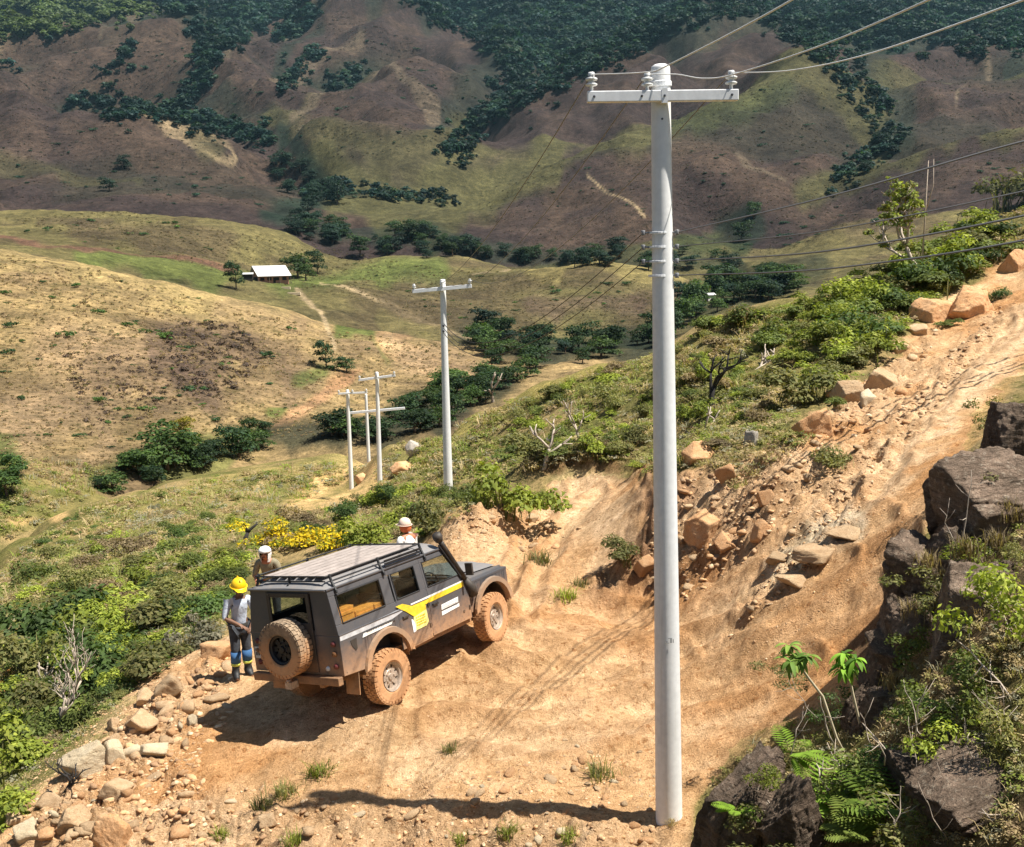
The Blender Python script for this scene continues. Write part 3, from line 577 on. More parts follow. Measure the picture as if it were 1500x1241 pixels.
# bonnet
bn = MB(); bv = []
for i in range(9):
    x = 2.07+1.22*i/8
    for j in range(13):
        t_ = -1+2*j/12; z = 1.315-.055*i/8+.045*(1-abs(t_)**4) - (.05 if i == 8 else 0)+(.018 if abs(t_) < .42 and 1 <= i <= 7 else 0); bv.append((x, t_*.71, z))
bn.add(bv, [(i*13+j, (i+1)*13+j, (i+1)*13+j+1, i*13+j+1) for i in range(8) for j in range(12)])
for s in (-1, 1): bn.add([(2.07, s*.71, 1.30), (3.29, s*.71, 1.24), (3.29, s*.70, 1.19), (2.07, s*.70, 1.19)], [(0, 1, 2, 3) if s < 0 else (3, 2, 1, 0)])
bn.add([(3.29, -.71, 1.21), (3.29, .71, 1.21), (3.30, .70, 1.14), (3.30, -.70, 1.14)], [(0, 3, 2, 1)])
bn.build('bonnet', M_roofp, jeep, bevel=.004)
MB().box(3.30, 3.40, -.80, .80, .60, .76).box(3.28, 3.34, -.5, .5, .55, .6).build('front_bumper', M_trim, jeep, bevel=.02)
gr = MB()
for k in range(7): gr.box(3.30, 3.315, -.42, .42, .82+k*.048, .85+k*.048)
gr.build('grille', M_trim, jeep)
for s in (-1, 1):
    MB().lathe([(.0, .03), (.05, .028), (.085, .015), (.09, 0)], 16, 'X', (3.305, s*.58, .99)).build('headlight', M_clear, jeep, True)
    MB().lathe([(0, .03), (.03, .025), (.035, 0)], 12, 'X', (3.305, s*.73, 1.06)).build('indicator', M_amber, jeep, True)
# flares
def flare(cx, cz_, r0, r1, zc, x0, x1):
    for s in (-1, 1):
        f = MB(); inn = [(x0[0], zc)]+arc(cx, cz_, r0, r0, 172, 8, 12)+[(x0[1], zc)]; out = [(x1[0], zc-.02)]+arc(cx, cz_, r1, r1, 165, 15, 12)+[(x1[1], zc-.02)]
        n = len(inn); y0 = s*.862; y1 = s*.945
        v = [(x, y0, z) for x, z in inn]+[(x, y1, z) for x, z in inn]+[(x, y1, z-.012) for x, z in out]+[(x, s*.90, z) for x, z in out]
        fs = []
        for k in range(3):
            for i in range(n-1):
                q = (k*n+i, k*n+i+1, (k+1)*n+i+1, (k+1)*n+i); fs.append(q if s < 0 else q[::-1])
        f.add(v, fs); o = f.build('wheel_arch_flare', M_flare, jeep, False)
flare(-.08, .53, .47, .56, .62, (-.55, .39), (-.64, .48)); flare(2.70, .61, .47, .56, .70, (2.23, 3.17), (2.15, 3.25))
# doors (right and left): lower skin, window frame, pane, handle
def door(x0, x1, wx0, wx1, sgn, slanted=False):
    d = MB(); side_poly(sgn, [(x0, .64), (x1, .64), (x1, 1.24), (x0, 1.24)], .02, d, .004)
    zt = 1.86; fz0, fz1 = 1.40, 1.80
    side_poly(sgn, [(x0, 1.24), (x1, 1.24), (x1, fz0), (x0, fz0)], .03, d, .004)
    xt = x1 if not slanted else x1-.34
    side_poly(sgn, [(x0, fz1), (xt+.0, fz1), (xt-.04, zt), (x0, zt)], .03, d, .004)
    side_poly(sgn, [(x0, fz0), (wx0, fz0), (wx0, fz1), (x0, fz1)], .03, d, .004)
    if slanted: side_poly(sgn, [(x1-.06, fz0), (x1, fz0), (xt, fz1), (xt-.07, fz1)], .03, d, .004)
    else: side_poly(sgn, [(wx1, fz0), (x1, fz0), (x1, fz1), (wx1, fz1)], .03, d, .004)
    o = d.build('door', M_paint, jeep, bevel=.006)
    w = MB(); side_poly(sgn, [(wx0-.01, fz0-.01), ((x1-.05) if slanted else wx1+.01, fz0-.01), ((xt-.06) if slanted else wx1+.01, fz1+.01), (wx0-.01, fz1+.01)], .006, w, -.012); w.build('window', M_glass, o)
    h = MB(); side_poly(sgn, [(x0+.06, 1.10), (x0+.20, 1.10), (x0+.20, 1.135), (x0+.06, 1.135)], .03, h, .03); h.build('handle', M_trim, o, bevel=.005)
    hg = MB()
    for z in (.80, 1.12): side_poly(sgn, [(x1-.05, z), (x1-.01, z), (x1-.01, z+.06), (x1-.05, z+.06)], .02, hg, .018)
    hg.build('hinge', M_trim, o)
    return o
for s in (-1, 1):
    door(.405, .985, .44, .88, s) if False else None
    d1 = door(.27, 1.00, .30, .855, s); d2 = door(1.015, 2.055, 1.06, 1.7, s, True)
    w = MB(); side_poly(s, [(-.93, 1.385), (.03, 1.385), (.03, 1.795), (-.93, 1.795)], .006, w, -.015); w.build('side_window', M_glass, body)
def seal(sgn, poly, parent):
    m_ = MB(); P_ = [Vector((x, sgn*(ys(z)+.006), z)) for x, z in poly]
    for a_, b_ in zip(P_, P_[1:]+P_[:1]): m_.tube([a_, b_], .011, 6)
    m_.build('window_seal', M_rail, parent)
for s in (-1, 1):
    seal(s, [(-.92, 1.392), (.02, 1.392), (.02, 1.787), (-.92, 1.787)], body); seal(s, [(.305, 1.405), (.85, 1.405), (.85, 1.795), (.305, 1.795)], body); seal(s, [(1.065, 1.405), (1.99, 1.405), (1.655, 1.795), (1.065, 1.795)], body)
    for x_ in (.262, 1.008, 2.062): m_ = MB(); side_poly(s, [(x_-.006, .64), (x_+.006, .64), (x_+.006, 1.38), (x_-.006, 1.38)], .02, m_, .0015); m_.build('panel_gap', M_rail, body)
    MB().tube([(XR, s*.90, 1.245), (1.0, s*.90, 1.245)], .010, 6).build('waist_moulding', M_paint, body)
    for i_ in range(9): MB().lathe([(0, -s*.0), (.008, 0), (.006, s*.006), (0, s*.007)], 6, 'Y', (XR+.06+.05*0+i_*.115, s*.895, .70)).build('rivet', M_trim, body) if i_ in (0, 8) else None
# windscreen
MB().hexa([(2.00, -.78, 1.34), (2.00, .78, 1.34), (2.015, .78, 1.34), (2.015, -.78, 1.34), (1.66, -.70, 1.86), (1.66, .70, 1.86), (1.675, .70, 1.86), (1.675, -.70, 1.86)]).build('windscreen', M_glass, body)
MB().box(1.98, 2.06, -.84, .84, 1.26, 1.335).build('scuttle', M_paint, jeep, bevel=.01)
# interior
inn = MB()
for x in (.35, 1.28):
    for y in (-.42, .42):
        inn.box(x, x+.5, y-.25, y+.25, .75, 1.05); inn.hexa([(x-.10, y-.25, 1.0), (x+.05, y-.25, 1.0), (x+.05, y+.25, 1.0), (x-.10, y+.25, 1.0), (x-.20, y-.24, 1.52), (x-.10, y-.24, 1.52), (x-.10, y+.24, 1.52), (x-.20, y+.24, 1.52)])
        inn.box(x-.21, x-.11, y-.13, y+.13, 1.54, 1.70)
inn.build('seat', M_seat, jeep, bevel=.03)
MB().box(1.85, 2.05, -.78, .78, 1.0, 1.30).lathe([(.17, 0), (.19, .01), (.17, .02)], 16, 'X', (1.70, -.40, 1.30)).build('dashboard', M_int, jeep)
for (x0, x1, y0, y1, z0, z1) in [(-.93, -.58, -.80, -.45, 1.17, 1.57), (-.56, -.16, -.80, -.5, 1.20, 1.46), (-.14, .18, -.80, -.48, 1.20, 1.45)]:
    o = MB().box(x0, x1, y0, y1, z0, z1).box(x0+.02, x1-.02, y0-.012, y0, z1-.10, z1-.05).build('cargo_crate', M_crate, None, bevel=.02)
    o.matrix_world = jeep.matrix_world.copy()
    tag(o, {-.93: 'tall orange cargo crate behind the rear side window of the grey wagon', -.56: 'middle low orange cargo crate inside the grey wagon', -.14: 'orange cargo crate inside the wagon next to the rear passenger door'}[x0], 'crate', 'orange crates in the wagon')
sh = MB().box(-.98, .2, -.70, .70, .70, 1.16).build('cargo_floor', M_int, jeep)
# rear door, its window, spare wheel and lights
rd = MB(); rd.box(XR-.03, XR-.002, -.43, .43, .70, 1.42)
for (y0, y1, z0, z1) in [(-.43, -.36, 1.42, 1.86), (.36, .43, 1.42, 1.86), (-.36, .36, 1.79, 1.86)]: rd.box(XR-.03, XR-.002, y0, y1, z0, z1)
rdo = rd.build('rear_door', M_trim, jeep, bevel=.01)
MB().box(XR-.022, XR-.016, -.37, .37, 1.41, 1.80).build('window', M_glass, rdo)
MB().box(XR-.06, XR-.028, .30, .42, 1.22, 1.27).build('handle', M_trim, rdo)
def tyre_mb(r, w, ir, lug=True):
    p = [(ir, -w*.42), (ir+.03, -w*.5), (r-.06, -w*.52), (r-.016, -w*.44), (r-.010, 0), (r-.016, w*.44), (r-.06, w*.52), (ir+.03, w*.5), (ir, w*.42), (ir-.02, 0), (ir, -w*.42)]
    t = MB().lathe(p, 40, 'Y')
    if lug:
        for k in range(32):
            for row, off in ((-.36, 0), (-.12, .5), (.12, 0), (.36, .5)):
                a = 2*math.pi*(k+off)/32; M = Matrix.Rotation(-a, 4, 'Y'); ww = .13 if abs(row) > .3 else .09
                t.box(r-.03, r-.001, (row-ww)*w, (row+ww)*w, -.031, .031, M)
                if abs(row) > .3: t.box(r-.055, r-.02, *sorted((math.copysign(w*.47, row), math.copysign(w*.524, row))), -.026, .026, M)
    return t
def rim_mb(ir, w, out):                                        # out: +1/-1 side (local Y) that faces outwards
    m = MB().lathe([(ir+.012, out*w*.46), (ir+.004, out*w*.38), (ir-.02, out*w*.34), (ir-.035, out*w*.1), (ir-.035, -out*w*.4)], 32, 'Y')
    for k in range(8):                                          # eight broad spokes leave round-cornered holes
        a = 2*math.pi*k/8; M = Matrix.Rotation(-a, 4, 'Y'); yy = sorted((out*w*.16, out*w*.22)); m.box(.07, ir-.03, *yy, -.038, .038, M)
    m.lathe([(.0, out*w*.34), (.045, out*w*.33), (.055, out*w*.24), (.10, out*w*.24), (.12, out*w*.17), (.12, out*w*.1)], 20, 'Y')
    for k in range(5):
        a = 2*math.pi*k/5; M = Matrix.Rotation(-a, 4, 'Y'); yy = sorted((out*w*.22, out*w*.30)); m.box(.072, .098, *yy, -.013, .013, M)
    return m
for (x, y, z, s) in WHEELS:
    w = empty('wheel'); w.parent = jeep; w.location = (x, y, z)
    if x > 1 : w.rotation_euler = (0, 0, math.radians(6))
    tyre_mb(WR, .235, .215).build('tyre', M_tyre, w); rim_mb(.205, .25, -s).build('rim', M_rim, w)
    MB().lathe([(.0, s*.03), (.19, s*.03), (.19, s*.06), (0, s*.06)], 20, 'Y').build('brake_disc', M_rimd, w)
sp = empty('spare_wheel'); sp.parent = jeep; sp.location = (XR-.16, .03, 1.08); sp.rotation_euler = (0, 0, math.radians(90))
tyre_mb(.42, .26, .215).build('tyre', M_sptyre, sp); rim_mb(.205, .26, 1).build('rim', M_rimd, sp); MB().lathe([(.0, -.06), (.19, -.06), (.19, -.03), (0, -.03)], 20, 'Y').build('rim_backplate', M_rimd, sp)
MB().box(XR-.10, XR-.02, -.10, .14, .98, 1.18).build('spare_wheel_carrier', M_trim, jeep)
MB().box(XR-.10, XR, -.86, .86, .54, .66).build('rear_crossmember', M_trim, jeep, bevel=.01)
MB().box(XR-.25, XR-.1, -.06, .06, .50, .60).lathe([(0, .045), (.03, .04), (.042, .02), (.03, 0)], 12, 'Z', (XR-.22, 0, .60)).build('tow_hitch', M_rim, jeep)
for s in (-1, 1):
    for z, mt in ((.80, M_red), (.98, M_amber), (1.12, M_red)): MB().lathe([(0, -.035), (.035, -.03), (.043, 0)], 14, 'X', (XR-.002, s*.77, z)).build('tail_light', mt, jeep, True)
    MB().lathe([(0, -.03), (.03, -.025), (.038, 0)], 14, 'X', (XR-.002, s*.60, .76)).build('reverse_light', M_clear, jeep, True)
    MB().prism([(XR+.30, s*.62, .62), (XR+.30, s*.88, .62), (XR+.27, s*.88, .30), (XR+.27, s*.62, .30)], (.012, 0, 0)).build('mud_flap', M_trim, jeep)
pl = MB().box(XR-.02, XR-.002, .50, .84, .86, 1.03).build('licence_plate', M_silver, jeep)
def text(body_, size, mat, parent, M, name='lettering', ex=.002):
    cu = bpy.data.curves.new(name, 'FONT'); cu.body = body_; cu.size = size; cu.align_x = 'CENTER'; cu.align_y = 'CENTER'; cu.extrude = ex
    t = bpy.data.objects.new(name, cu); dg = bpy.context.evaluated_depsgraph_get(); COL.objects.link(t); bpy.context.view_layer.update()
    me = bpy.data.meshes.new_from_object(t.evaluated_get(bpy.context.evaluated_depsgraph_get())); bpy.data.objects.remove(t); me.materials.clear(); me.materials.append(mat)
    o = link(name, me, parent); o.matrix_local = M; return o
def bar_marks(rows, x0, x1, y, mat, parent, rnd):                # unreadable small print, kept as broken bars
    m_ = MB()
    for z0, z1 in rows:
        x = x0
        while x < x1:
            w_ = rnd.uniform(.02, .05); m_.box(x, min(x+w_, x1), y-.004, y, z0, z1); x += w_+rnd.uniform(.008, .016)
    return m_.build('small_print', mat, parent)
rn = random.Random(3)
lp = MB()
for z in (.90, .96): 
    y = .54
    while y < .80: lp.box(XR-.024, XR-.018, y, y+.035, z, z+.045); y += .05
lp.build('plate_characters', M_ink, pl)
yo = -.905
def decal(name, poly, mat, y=yo, th=.003): return MB().prism([(x, y, z) for x, z in poly], (0, th, 0)).build(name, mat, jeep)
decal('yellow_band', [(.60, 1.165), (1.93, 1.195), (1.93, 1.275), (.60, 1.238)], M_yel)
decal('white_pinstripe', [(.58, 1.240), (1.93, 1.278), (1.93, 1.30), (.55, 1.272)], M_white)
st = decal('sticker', [(.56, .845), (.86, .85), (.93, .90), (.90, 1.163), (.595, 1.163)], M_pale, yo-.002)
decal('yellow_swoosh', [(.20, 1.325), (.36, 1.325), (.45, 1.29), (.57, 1.238), (.90, 1.165), (.90, 1.10), (.60, 1.06), (.42, 1.19), (.30, 1.26)], M_yel, yo-.004)
decal('sticker_edge', [(.535, .83), (.60, .835), (.60, .95), (.56, 1.03), (.52, 1.04)], M_white, yo-.003)
bar_marks([(.905, .925), (.945, .965), (.985, 1.005), (1.025, 1.045)], .63, .86, yo-.003, M_yel, st, rn)
decal('silver_band', [(-1.05, 1.165), (.10, 1.165), (.42, 1.225), (.30, 1.262), (-1.05, 1.238)], M_silver, yo+.005)
d_ = decal('white_lettering_panel', [(-.60, 1.085), (.06, 1.098), (.09, 1.135), (-.57, 1.14)], M_white, yo-.002); bar_marks([(1.135, 1.15)], -.5, .16, yo-.002, M_ink, d_, rn)
d_ = decal('white_door_panel', [(1.28, .98), (1.73, .99), (1.74, 1.075), (1.29, 1.06)], M_white, yo-.002); bar_marks([(1.005, 1.012), (1.035, 1.042)], 1.31, 1.71, yo-.004, M_silver, d_, rn)
d_ = decal('white_door_panel', [(1.27, .89), (1.75, .915), (1.75, .965), (1.28, .955)], M_white, yo-.002); bar_marks([(.965, .975)], 1.32, 1.70, yo-.002, M_ink, d_, rn)
decal('fuel_filler', [(-.85, 1.115), (-.72, 1.125), (-.725, .97), (-.76, .945), (-.83, 1.03)], M_trim, yo+.003)
MB().lathe([(0, -.01), (.022, -.01), (.026, 0)], 10, 'Y', (1.86, -.898, .80)).build('door_bolt', M_trim, jeep)
# snorkel, hinge-side bars and mirror
MB().tube([(2.16, -.90, 1.00), (2.12, -.915, 1.12), (1.99, -.90, 1.30)], [.085, .085, .06], 10).tube([(1.99, -.90, 1.30), (1.66, -.815, 1.93), (1.60, -.80, 2.03)], [.05, .042, .045], 10).tube([(1.60, -.80, 2.02), (1.575, -.795, 2.09), (1.545, -.79, 2.15)], [.06, .085, .07], 12).build('snorkel', M_trim, jeep, True)
MB().tube([(1.90, -.90, 1.36), (1.56, -.80, 1.96)], .018, 6).tube([(1.95, -.87, 1.34), (1.80, -.86, 1.60)], .03, 6).build('windscreen_bar', M_rail, jeep)
for s in (-1, 1): MB().tube([(1.93, s*.86, 1.40), (1.97, s*1.02, 1.44)], .012, 6).box(1.93, 1.97, *sorted((s*.98, s*1.12)), 1.38, 1.58).build('wing_mirror', M_trim, jeep, bevel=.01)
# ladder-like roof rack
rk = empty('roof_rack'); rk.parent = jeep
ZR = 2.075
rail = MB()
for s in (-1, 1): rail.tube([(-.93, s*.72, ZR), (1.18, s*.72, ZR)], .014, 6).tube([(-.93, s*.755, ZR-.08), (1.18, s*.755, ZR-.08)], .011, 6)
rail.tube([(-.98, -.70, ZR), (-.98, .70, ZR)], .014, 6).tube([(-.98, -.70, ZR-.07), (-.98, .70, ZR-.07)], .011, 6).tube([(1.18, -.72, ZR), (1.18, .72, ZR)], .012, 6)
rail.tube([(-.93, -.72, ZR), (-.98, -.70, ZR)], .014, 6).tube([(-.93, .72, ZR), (-.98, .70, ZR)], .014, 6); rail.build('rail', M_rail, rk)
for x in (-.90, .15, 1.16):
    for s in (-1, 1):
        MB().tube([(x, s*.72, ZR+.02), (x, s*.745, ZR-.08), (x, s*.81, 1.86), (x, s*.825, 1.82)], [.022, .024, .024, .02], 6).build('bracket', M_rail, rk)
MB().tube([(-.98, 0, ZR), (-.985, 0, ZR-.09), (-1.03, 0, 1.95)], .022, 6).build('bracket', M_rail, rk)
sl = MB()
for k in range(7):
    y = -.54+k*.18; sl.box(-.93, 1.14, y-.07, y+.07, ZR-.022, ZR-.008)
sl.build('rack_deck', flat('rack_deck', (.33, .28, .25), .75, var=.25, scale=8), rk)
for z0 in (-.055, -.10, -.145): MB().box(.22, 1.08, -.80, -.785, ZR+z0-.012, ZR+z0+.012).build('rack_slat', M_rail, rk)
# ------------------------------------------------------------------ poles and wires
M_pole = NT('pole_paint'); _c = M_pole.coord(); _n1 = M_pole.noise(1.2, 5, .6, _c); _n2 = M_pole.noise(14, 4, .6, _c)
M_pole.base(M_pole.mix(1, M_pole.mix(1, (.72, .72, .71), M_pole.ramp(_n1.outputs[0], [(.3, .90), (.7, 1.06)]).outputs[0], 'MULTIPLY'), M_pole.ramp(_n2.outputs[0], [(.3, .93), (.65, 1.04)]).outputs[0], 'MULTIPLY')); _mp = M_pole.n('ShaderNodeMapping'); _mp.inputs['Scale'].default_value = (9, 9, .35); M_pole.l(_c, _mp.inputs[0]); _n3 = M_pole.noise(1.6, 6, .65, _mp.outputs[0]); M_pole.base(M_pole.mix(M_pole.ramp(_n3.outputs[0], [(.56, 0.), (.74, .32)]).outputs[0], M_pole.b.inputs['Base Color'].links[0].from_socket, (.42, .38, .32))); M_pole.set(Roughness=.55); M_pole.bump(_n2.outputs[0], .08, .01); M_pole = M_pole.m
M_arm = flat('crossarm_paint', (.72, .73, .74), .5, var=.12, scale=9); M_ins = flat('porcelain', (.70, .70, .68), .2, var=.1); M_insg = flat('grey_porcelain', (.22, .22, .23), .25)
M_wire = flat('bare_conductor', (.72, .72, .70), .5, 0, var=.05); M_cable = flat('black_cable', (.015, .015, .017), .6); M_steel = flat('bolt_steel', (.10, .10, .11), .5, .6)
def V3(a): return Vector(tuple(float(t) for t in a))
def insulator(p, h, parent, sc=1.):
    q = p-parent.location if parent else p
    i_ = MB().lathe([(.018*sc, 0), (.018*sc, h*.25), (.055*sc, h*.28), (.062*sc, h*.36), (.03*sc, h*.46), (.03*sc, h*.52), (.058*sc, h*.56), (.062*sc, h*.66), (.03*sc, h*.74), (.035*sc, h*.86), (.03*sc, h*.98), (0, h)], 14, 'Z', q)
    o = i_.build('insulator', M_ins, parent, True); MB().lathe([(.026*sc, h*.70), (.034*sc, h*.74), (.034*sc, h*.80), (.026*sc, h*.84)], 12, 'Z', q).build('wire_groove', M_insg, o); return o
def pole(base, top, r0, r1, label, group='power line poles'):
    base = V3(base); top = V3(top); e = empty('utility_pole', base); tag(e, label, 'utility pole', group)
    d = top-base; L = d.length; pr = []
    for k in range(13): pr.append((r0+(r1-r0)*k/12, L*k/12))
    pr += [(r1*.93, L+r1*.25), (r1*.6, L+r1*.45), (0, L+r1*.5)]
    m = MB().lathe([(r0*1.0, -.6)]+pr, 32, 'Z'); R = d.to_track_quat('Z', 'Y').to_matrix()
    m.v = [tuple(R @ Vector(v)) for v in m.v]; m.build('shaft', M_pole, e, True); return e, base, top, d/L
def arm(e, a, b, h, dep, name='crossarm'):
    a = V3(a)-e.location; b = V3(b)-e.location; x = (b-a).normalized(); y = Vector((0, 1, 0)); y = (y-x*y.dot(x)).normalized(); z = x.cross(y); L = (b-a).length
    M = Matrix([[x[0], y[0], z[0], a[0]], [x[1], y[1], z[1], a[1]], [x[2], y[2], z[2], a[2]], [0, 0, 0, 1]])
    m = MB().box(0, L, -dep/2, dep/2, -h/2, h/2, M); o = m.build(name, M_arm, e, bevel=h*.08)
    return o, M, L
Yb = float(atz(980, 1203, 0)[1])
pe, pb, pt, pd = pole(atz(980, 1204, -.02), at(967.5, 101, Yb), .158, .103, 'tall white painted pole standing closest on the bare dirt, with crossarm and wires')
pa, pM, pL = arm(pe, at(860, 142.5, Yb-.15), at(1081, 139.5, Yb-.15), .115, .10)
for f_ in (.045, .955, .36, .51): MB().lathe([(0, -.062), (.012, -.06), (.014, -.05)], 8, 'Y', (0, 0, 0)).build('bolt', M_steel, pa).matrix_local = pM @ Matrix.Translation((pL*f_, 0, 0))
MB().box(pL*.49, pL*.53, -.052, .16, -.075, .075, pM).build('clamp', M_arm, pe)
I1 = []
for px, py in ((866.5, 134), (948, 134), (1071, 131.5)):
    p = V3(at(px, py, Yb-.15)); insulator(p, .20, pe, 1.05); I1.append(p+Vector((0, 0, .175)))
MB().lathe([(.112, -.03), (.118, -.02), (.118, .02), (.112, .03)], 24, 'Z', (pt-pe.location)-pd*.16).build('steel_band', M_arm, pe)
LV = []
for k, y in enumerate((341, 362, 383, 404)):
    p = V3(at(966, y, Yb)); loc = p-pe.location
    MB().lathe([(.119, -.012), (.1235, -.01), (.1235, .01), (.119, .012)], 24, 'Z', loc).build('steel_band', M_arm, pe)
    for s in (-1, 1):
        m = MB().tube([loc+Vector((s*.11, -.03, 0)), loc+Vector((s*.19, -.05, 0))], .012, 6).lathe([(.016, -.028), (.027, -.024), (.016, 0), (.027, .024), (.016, .028)], 10, 'Z', loc+Vector((s*.185, -.05, 0)))
        if not (k == 3 and s < 0): m.build('spool_insulator', M_insg, pe, True)
    LV.append(p)
MB().lathe([(0, -.11), (.012, -.11), (.013, -.10)], 8, 'Y', (V3(at(968, 176, Yb))-pe.location)).build('bolt', M_steel, pe)
mk = MB()                                                       # worn stencil mark on the shaft
for (x0, x1, z0, z1) in [(-.05, -.03, -.025, .0), (-.025, .02, .02, .03), (.0, .02, -.03, .02), (.03, .04, -.03, .015), (-.06, -.01, -.035, -.025)]: mk.box(x0, x1, -.1465, -.1445, z0, z1)
mk.build('stencil_mark', flat('worn_grey', (.33, .34, .34), .7), pe).location = V3(at(979, 932, Yb))-pe.location
def pole_at(px0, py0, d, px1, py1, r0, r1, a0, a1, label, ah=.11, ins=True):
    e, b_, t_, dd = pole(at(px0, py0, d), at(px1, py1, d), r0, r1, label)
    out = []
    if a0:
        A, B_ = V3(at(*a0, d-.2)), V3(at(*a1, d-.2)); o, M, L = arm(e, A, B_, ah, .12); MB().box(L*.48, L*.52, -.07, .2, -.08, .08, M).build('clamp', M_arm, e)
        for f_ in (.03, .5, .97):
            p = A+(B_-A)*f_+Vector((0, (0 if f_ != .5 else -.05), ah/2)); insulator(p, .22, e, 1.5); out.append(p+Vector((0, 0, .2)))
    return e, out, t_
p2, I2, t2 = pole_at(657, 729, 45.7, 648.5, 411, .20, .115, (604, 427), (691, 419), 'white pole with a crossarm on the slope between the wagon and the tall near pole', .16)
for y in (477, 485): MB().lathe([(.0, -.20), (.05, -.19), (.05, -.14), (0, -.13)], 8, 'Y', V3(at(650, y, 45.7))-p2.location).build('bolt', M_steel, p2)
p3, I3, t3 = pole_at(557.5, 739, 75.8, 552, 546, .19, .12, (525, 557), (579, 550), 'white pole with its own top crossarm in the far cluster of three', .16)
p4, I4, t4 = pole_at(515.5, 729, 88, 509, 572, .19, .13, (495, 577), (538, 575), 'leftmost slim white pole of the far cluster, with a low crossarm', .14)
p5, I5, t5 = pole_at(541, 692, 98, 536, 578, .17, .12, None, None, 'thin white pole without its own crossarm, middle of the far cluster')
bo, bM, bL = arm(p3, at(513, 605, 76.5), at(593, 598, 76.5), .17, .14, 'connecting_beam')
def wire(name, pts, r, mat, label, group, cat='wire'):
    P = [Vector(p) for p in pts]; out = []
    for i in range(len(P)-1):                                    # Catmull-Rom through the points
        a, b_, c, d = P[max(i-1, 0)], P[i], P[i+1], P[min(i+2, len(P)-1)]
        for k in range(14):
            t = k/14; out.append(.5*((2*b_)+(c-a)*t+(2*a-5*b_+4*c-d)*t*t+(3*b_-a-3*c+d)*t**3))
    out.append(P[-1]); o = MB().tube(out, r if np.isscalar(r) else [r[0]+(r[1]-r[0])*i/(len(out)-1) for i in range(len(out))], 6).build(name, mat, None, True); return tag(o, label, cat, group)
def sag(a, b_, s, n=12): return [a+(b_-a)*(k/n)-Vector((0, 0, 4*s*(k/n)*(1-k/n))) for k in range(n+1)]
up = 'bare wires running uphill from the near pole'
wire('power_wire', [I1[0], V3(at(945, 106, Yb-1.1)), V3(at(982, 94, Yb-1.7)), V3(at(1160, 0, Yb-4.2)), V3(at(1420, -170, Yb-6.4))], (.005, .0085), M_wire, 'pale bare wire crossing over the pole cap and leaving the top of the photo first', up)
wire('power_wire', [I1[1], V3(at(990, 109, Yb-.35)), V3(at(1030, 115, Yb-.8)), V3(at(1075, 109, Yb-1.5)), V3(at(1200, 68, Yb-3.2)), V3(at(1360, 0, Yb-4.8)), V3(at(1700, -160, Yb-6.8))], (.005, .0085), M_wire, 'pale bare wire from the insulator beside the pole cap, middle of the three going uphill', up)
wire('power_wire', [I1[2], V3(at(1160, 103, Yb-1.1)), V3(at(1280, 77, Yb-2.4)), V3(at(1500, 0, Yb-4.4)), V3(at(1800, -110, Yb-6.2))], (.005, .0085), M_wire, 'pale bare wire from the outer end of the crossarm, lowest of the three going uphill', up)
dn = 'thin wires sagging down from the near pole to the second pole'
for a, b_, w_ in zip(I1, I2, ('the crossarm end above the valley', 'the middle insulator beside the cap', 'the crossarm end on the uphill side')):
    wire('power_wire', sag(a, b_, .9), .007, flat('thin_conductor', (.16, .16, .17), .5, .5), 'thin grey wire sagging down the valley from '+w_, dn)
bl = 'black cables below the crossarm'
for k, (p, (mx, my), (ex, ey)) in enumerate(zip(LV, ((1240, 281), (1240, 333), (1240, 364), (1240, 391)), ((1500, 207), (1500, 280), (1500, 316), (1500, 352)))):
    q0 = p+Vector((.185, -.06, 0)); nm = ('highest', 'second highest', 'second lowest', 'lowest')[k]
    wire('power_cable', [q0, V3(at(mx, my, Yb+6)), V3(at(ex, ey, Yb+11)), V3(at(ex+260, ey-60, Yb+15))], (.0052, .034) if k != 1 else (.0045, .022), M_cable, nm+' black cable running from the near pole across the bushy hillside', bl, 'cable')
for k in range(3):
    q0 = LV[k]+Vector((-.185, -.06, 0)); q1 = V3(at(650, 474+7*k, 45.5)); nm = ('highest', 'middle', 'lowest')[k]
    wire('power_cable', sag(q0, q1, 1.0), (.0052, .015), M_cable, nm+' black cable sagging from the near pole down toward the second pole', 'black cables going down to the second pole', 'cable')
for k in range(3): wire('power_wire', sag(I2[k], I3[k], .8), .007, M_wire, ('outer', 'middle', 'inner')[k]+' thin wire linking the second pole and the far cluster of poles', 'thin wires between the second pole and the far poles')

# ------------------------------------------------------------------ people
def skin_obj(name, J, E_, mat, parent, sub=2, root=None):        # J name -> (xyz, radius)
    ks = list(J); me = bpy.data.meshes.new(name); me.from_pydata([J[k][0] for k in ks], [(ks.index(a), ks.index(b_)) for a, b_ in E_], []); me.update()
    o = link(name, me, parent); sm = o.modifiers.new('s', 'SKIN'); sm.use_smooth_shade = True
    if not me.skin_vertices: return o
    for i, k in enumerate(ks):
        r = J[k][1]; me.skin_vertices[0].data[i].radius = (r, r) if np.isscalar(r) else r
        me.skin_vertices[0].data[i].use_root = (k == (root or ks[0]))
    ss = o.modifiers.new('u', 'SUBSURF'); ss.levels = sub; ss.render_levels = sub; me.materials.append(mat); return o
M_skin = flat('skin_dark', (.17, .085, .05), .6, var=.1); M_skin2 = flat('skin_sunburnt', (.42, .16, .08), .6, var=.1)
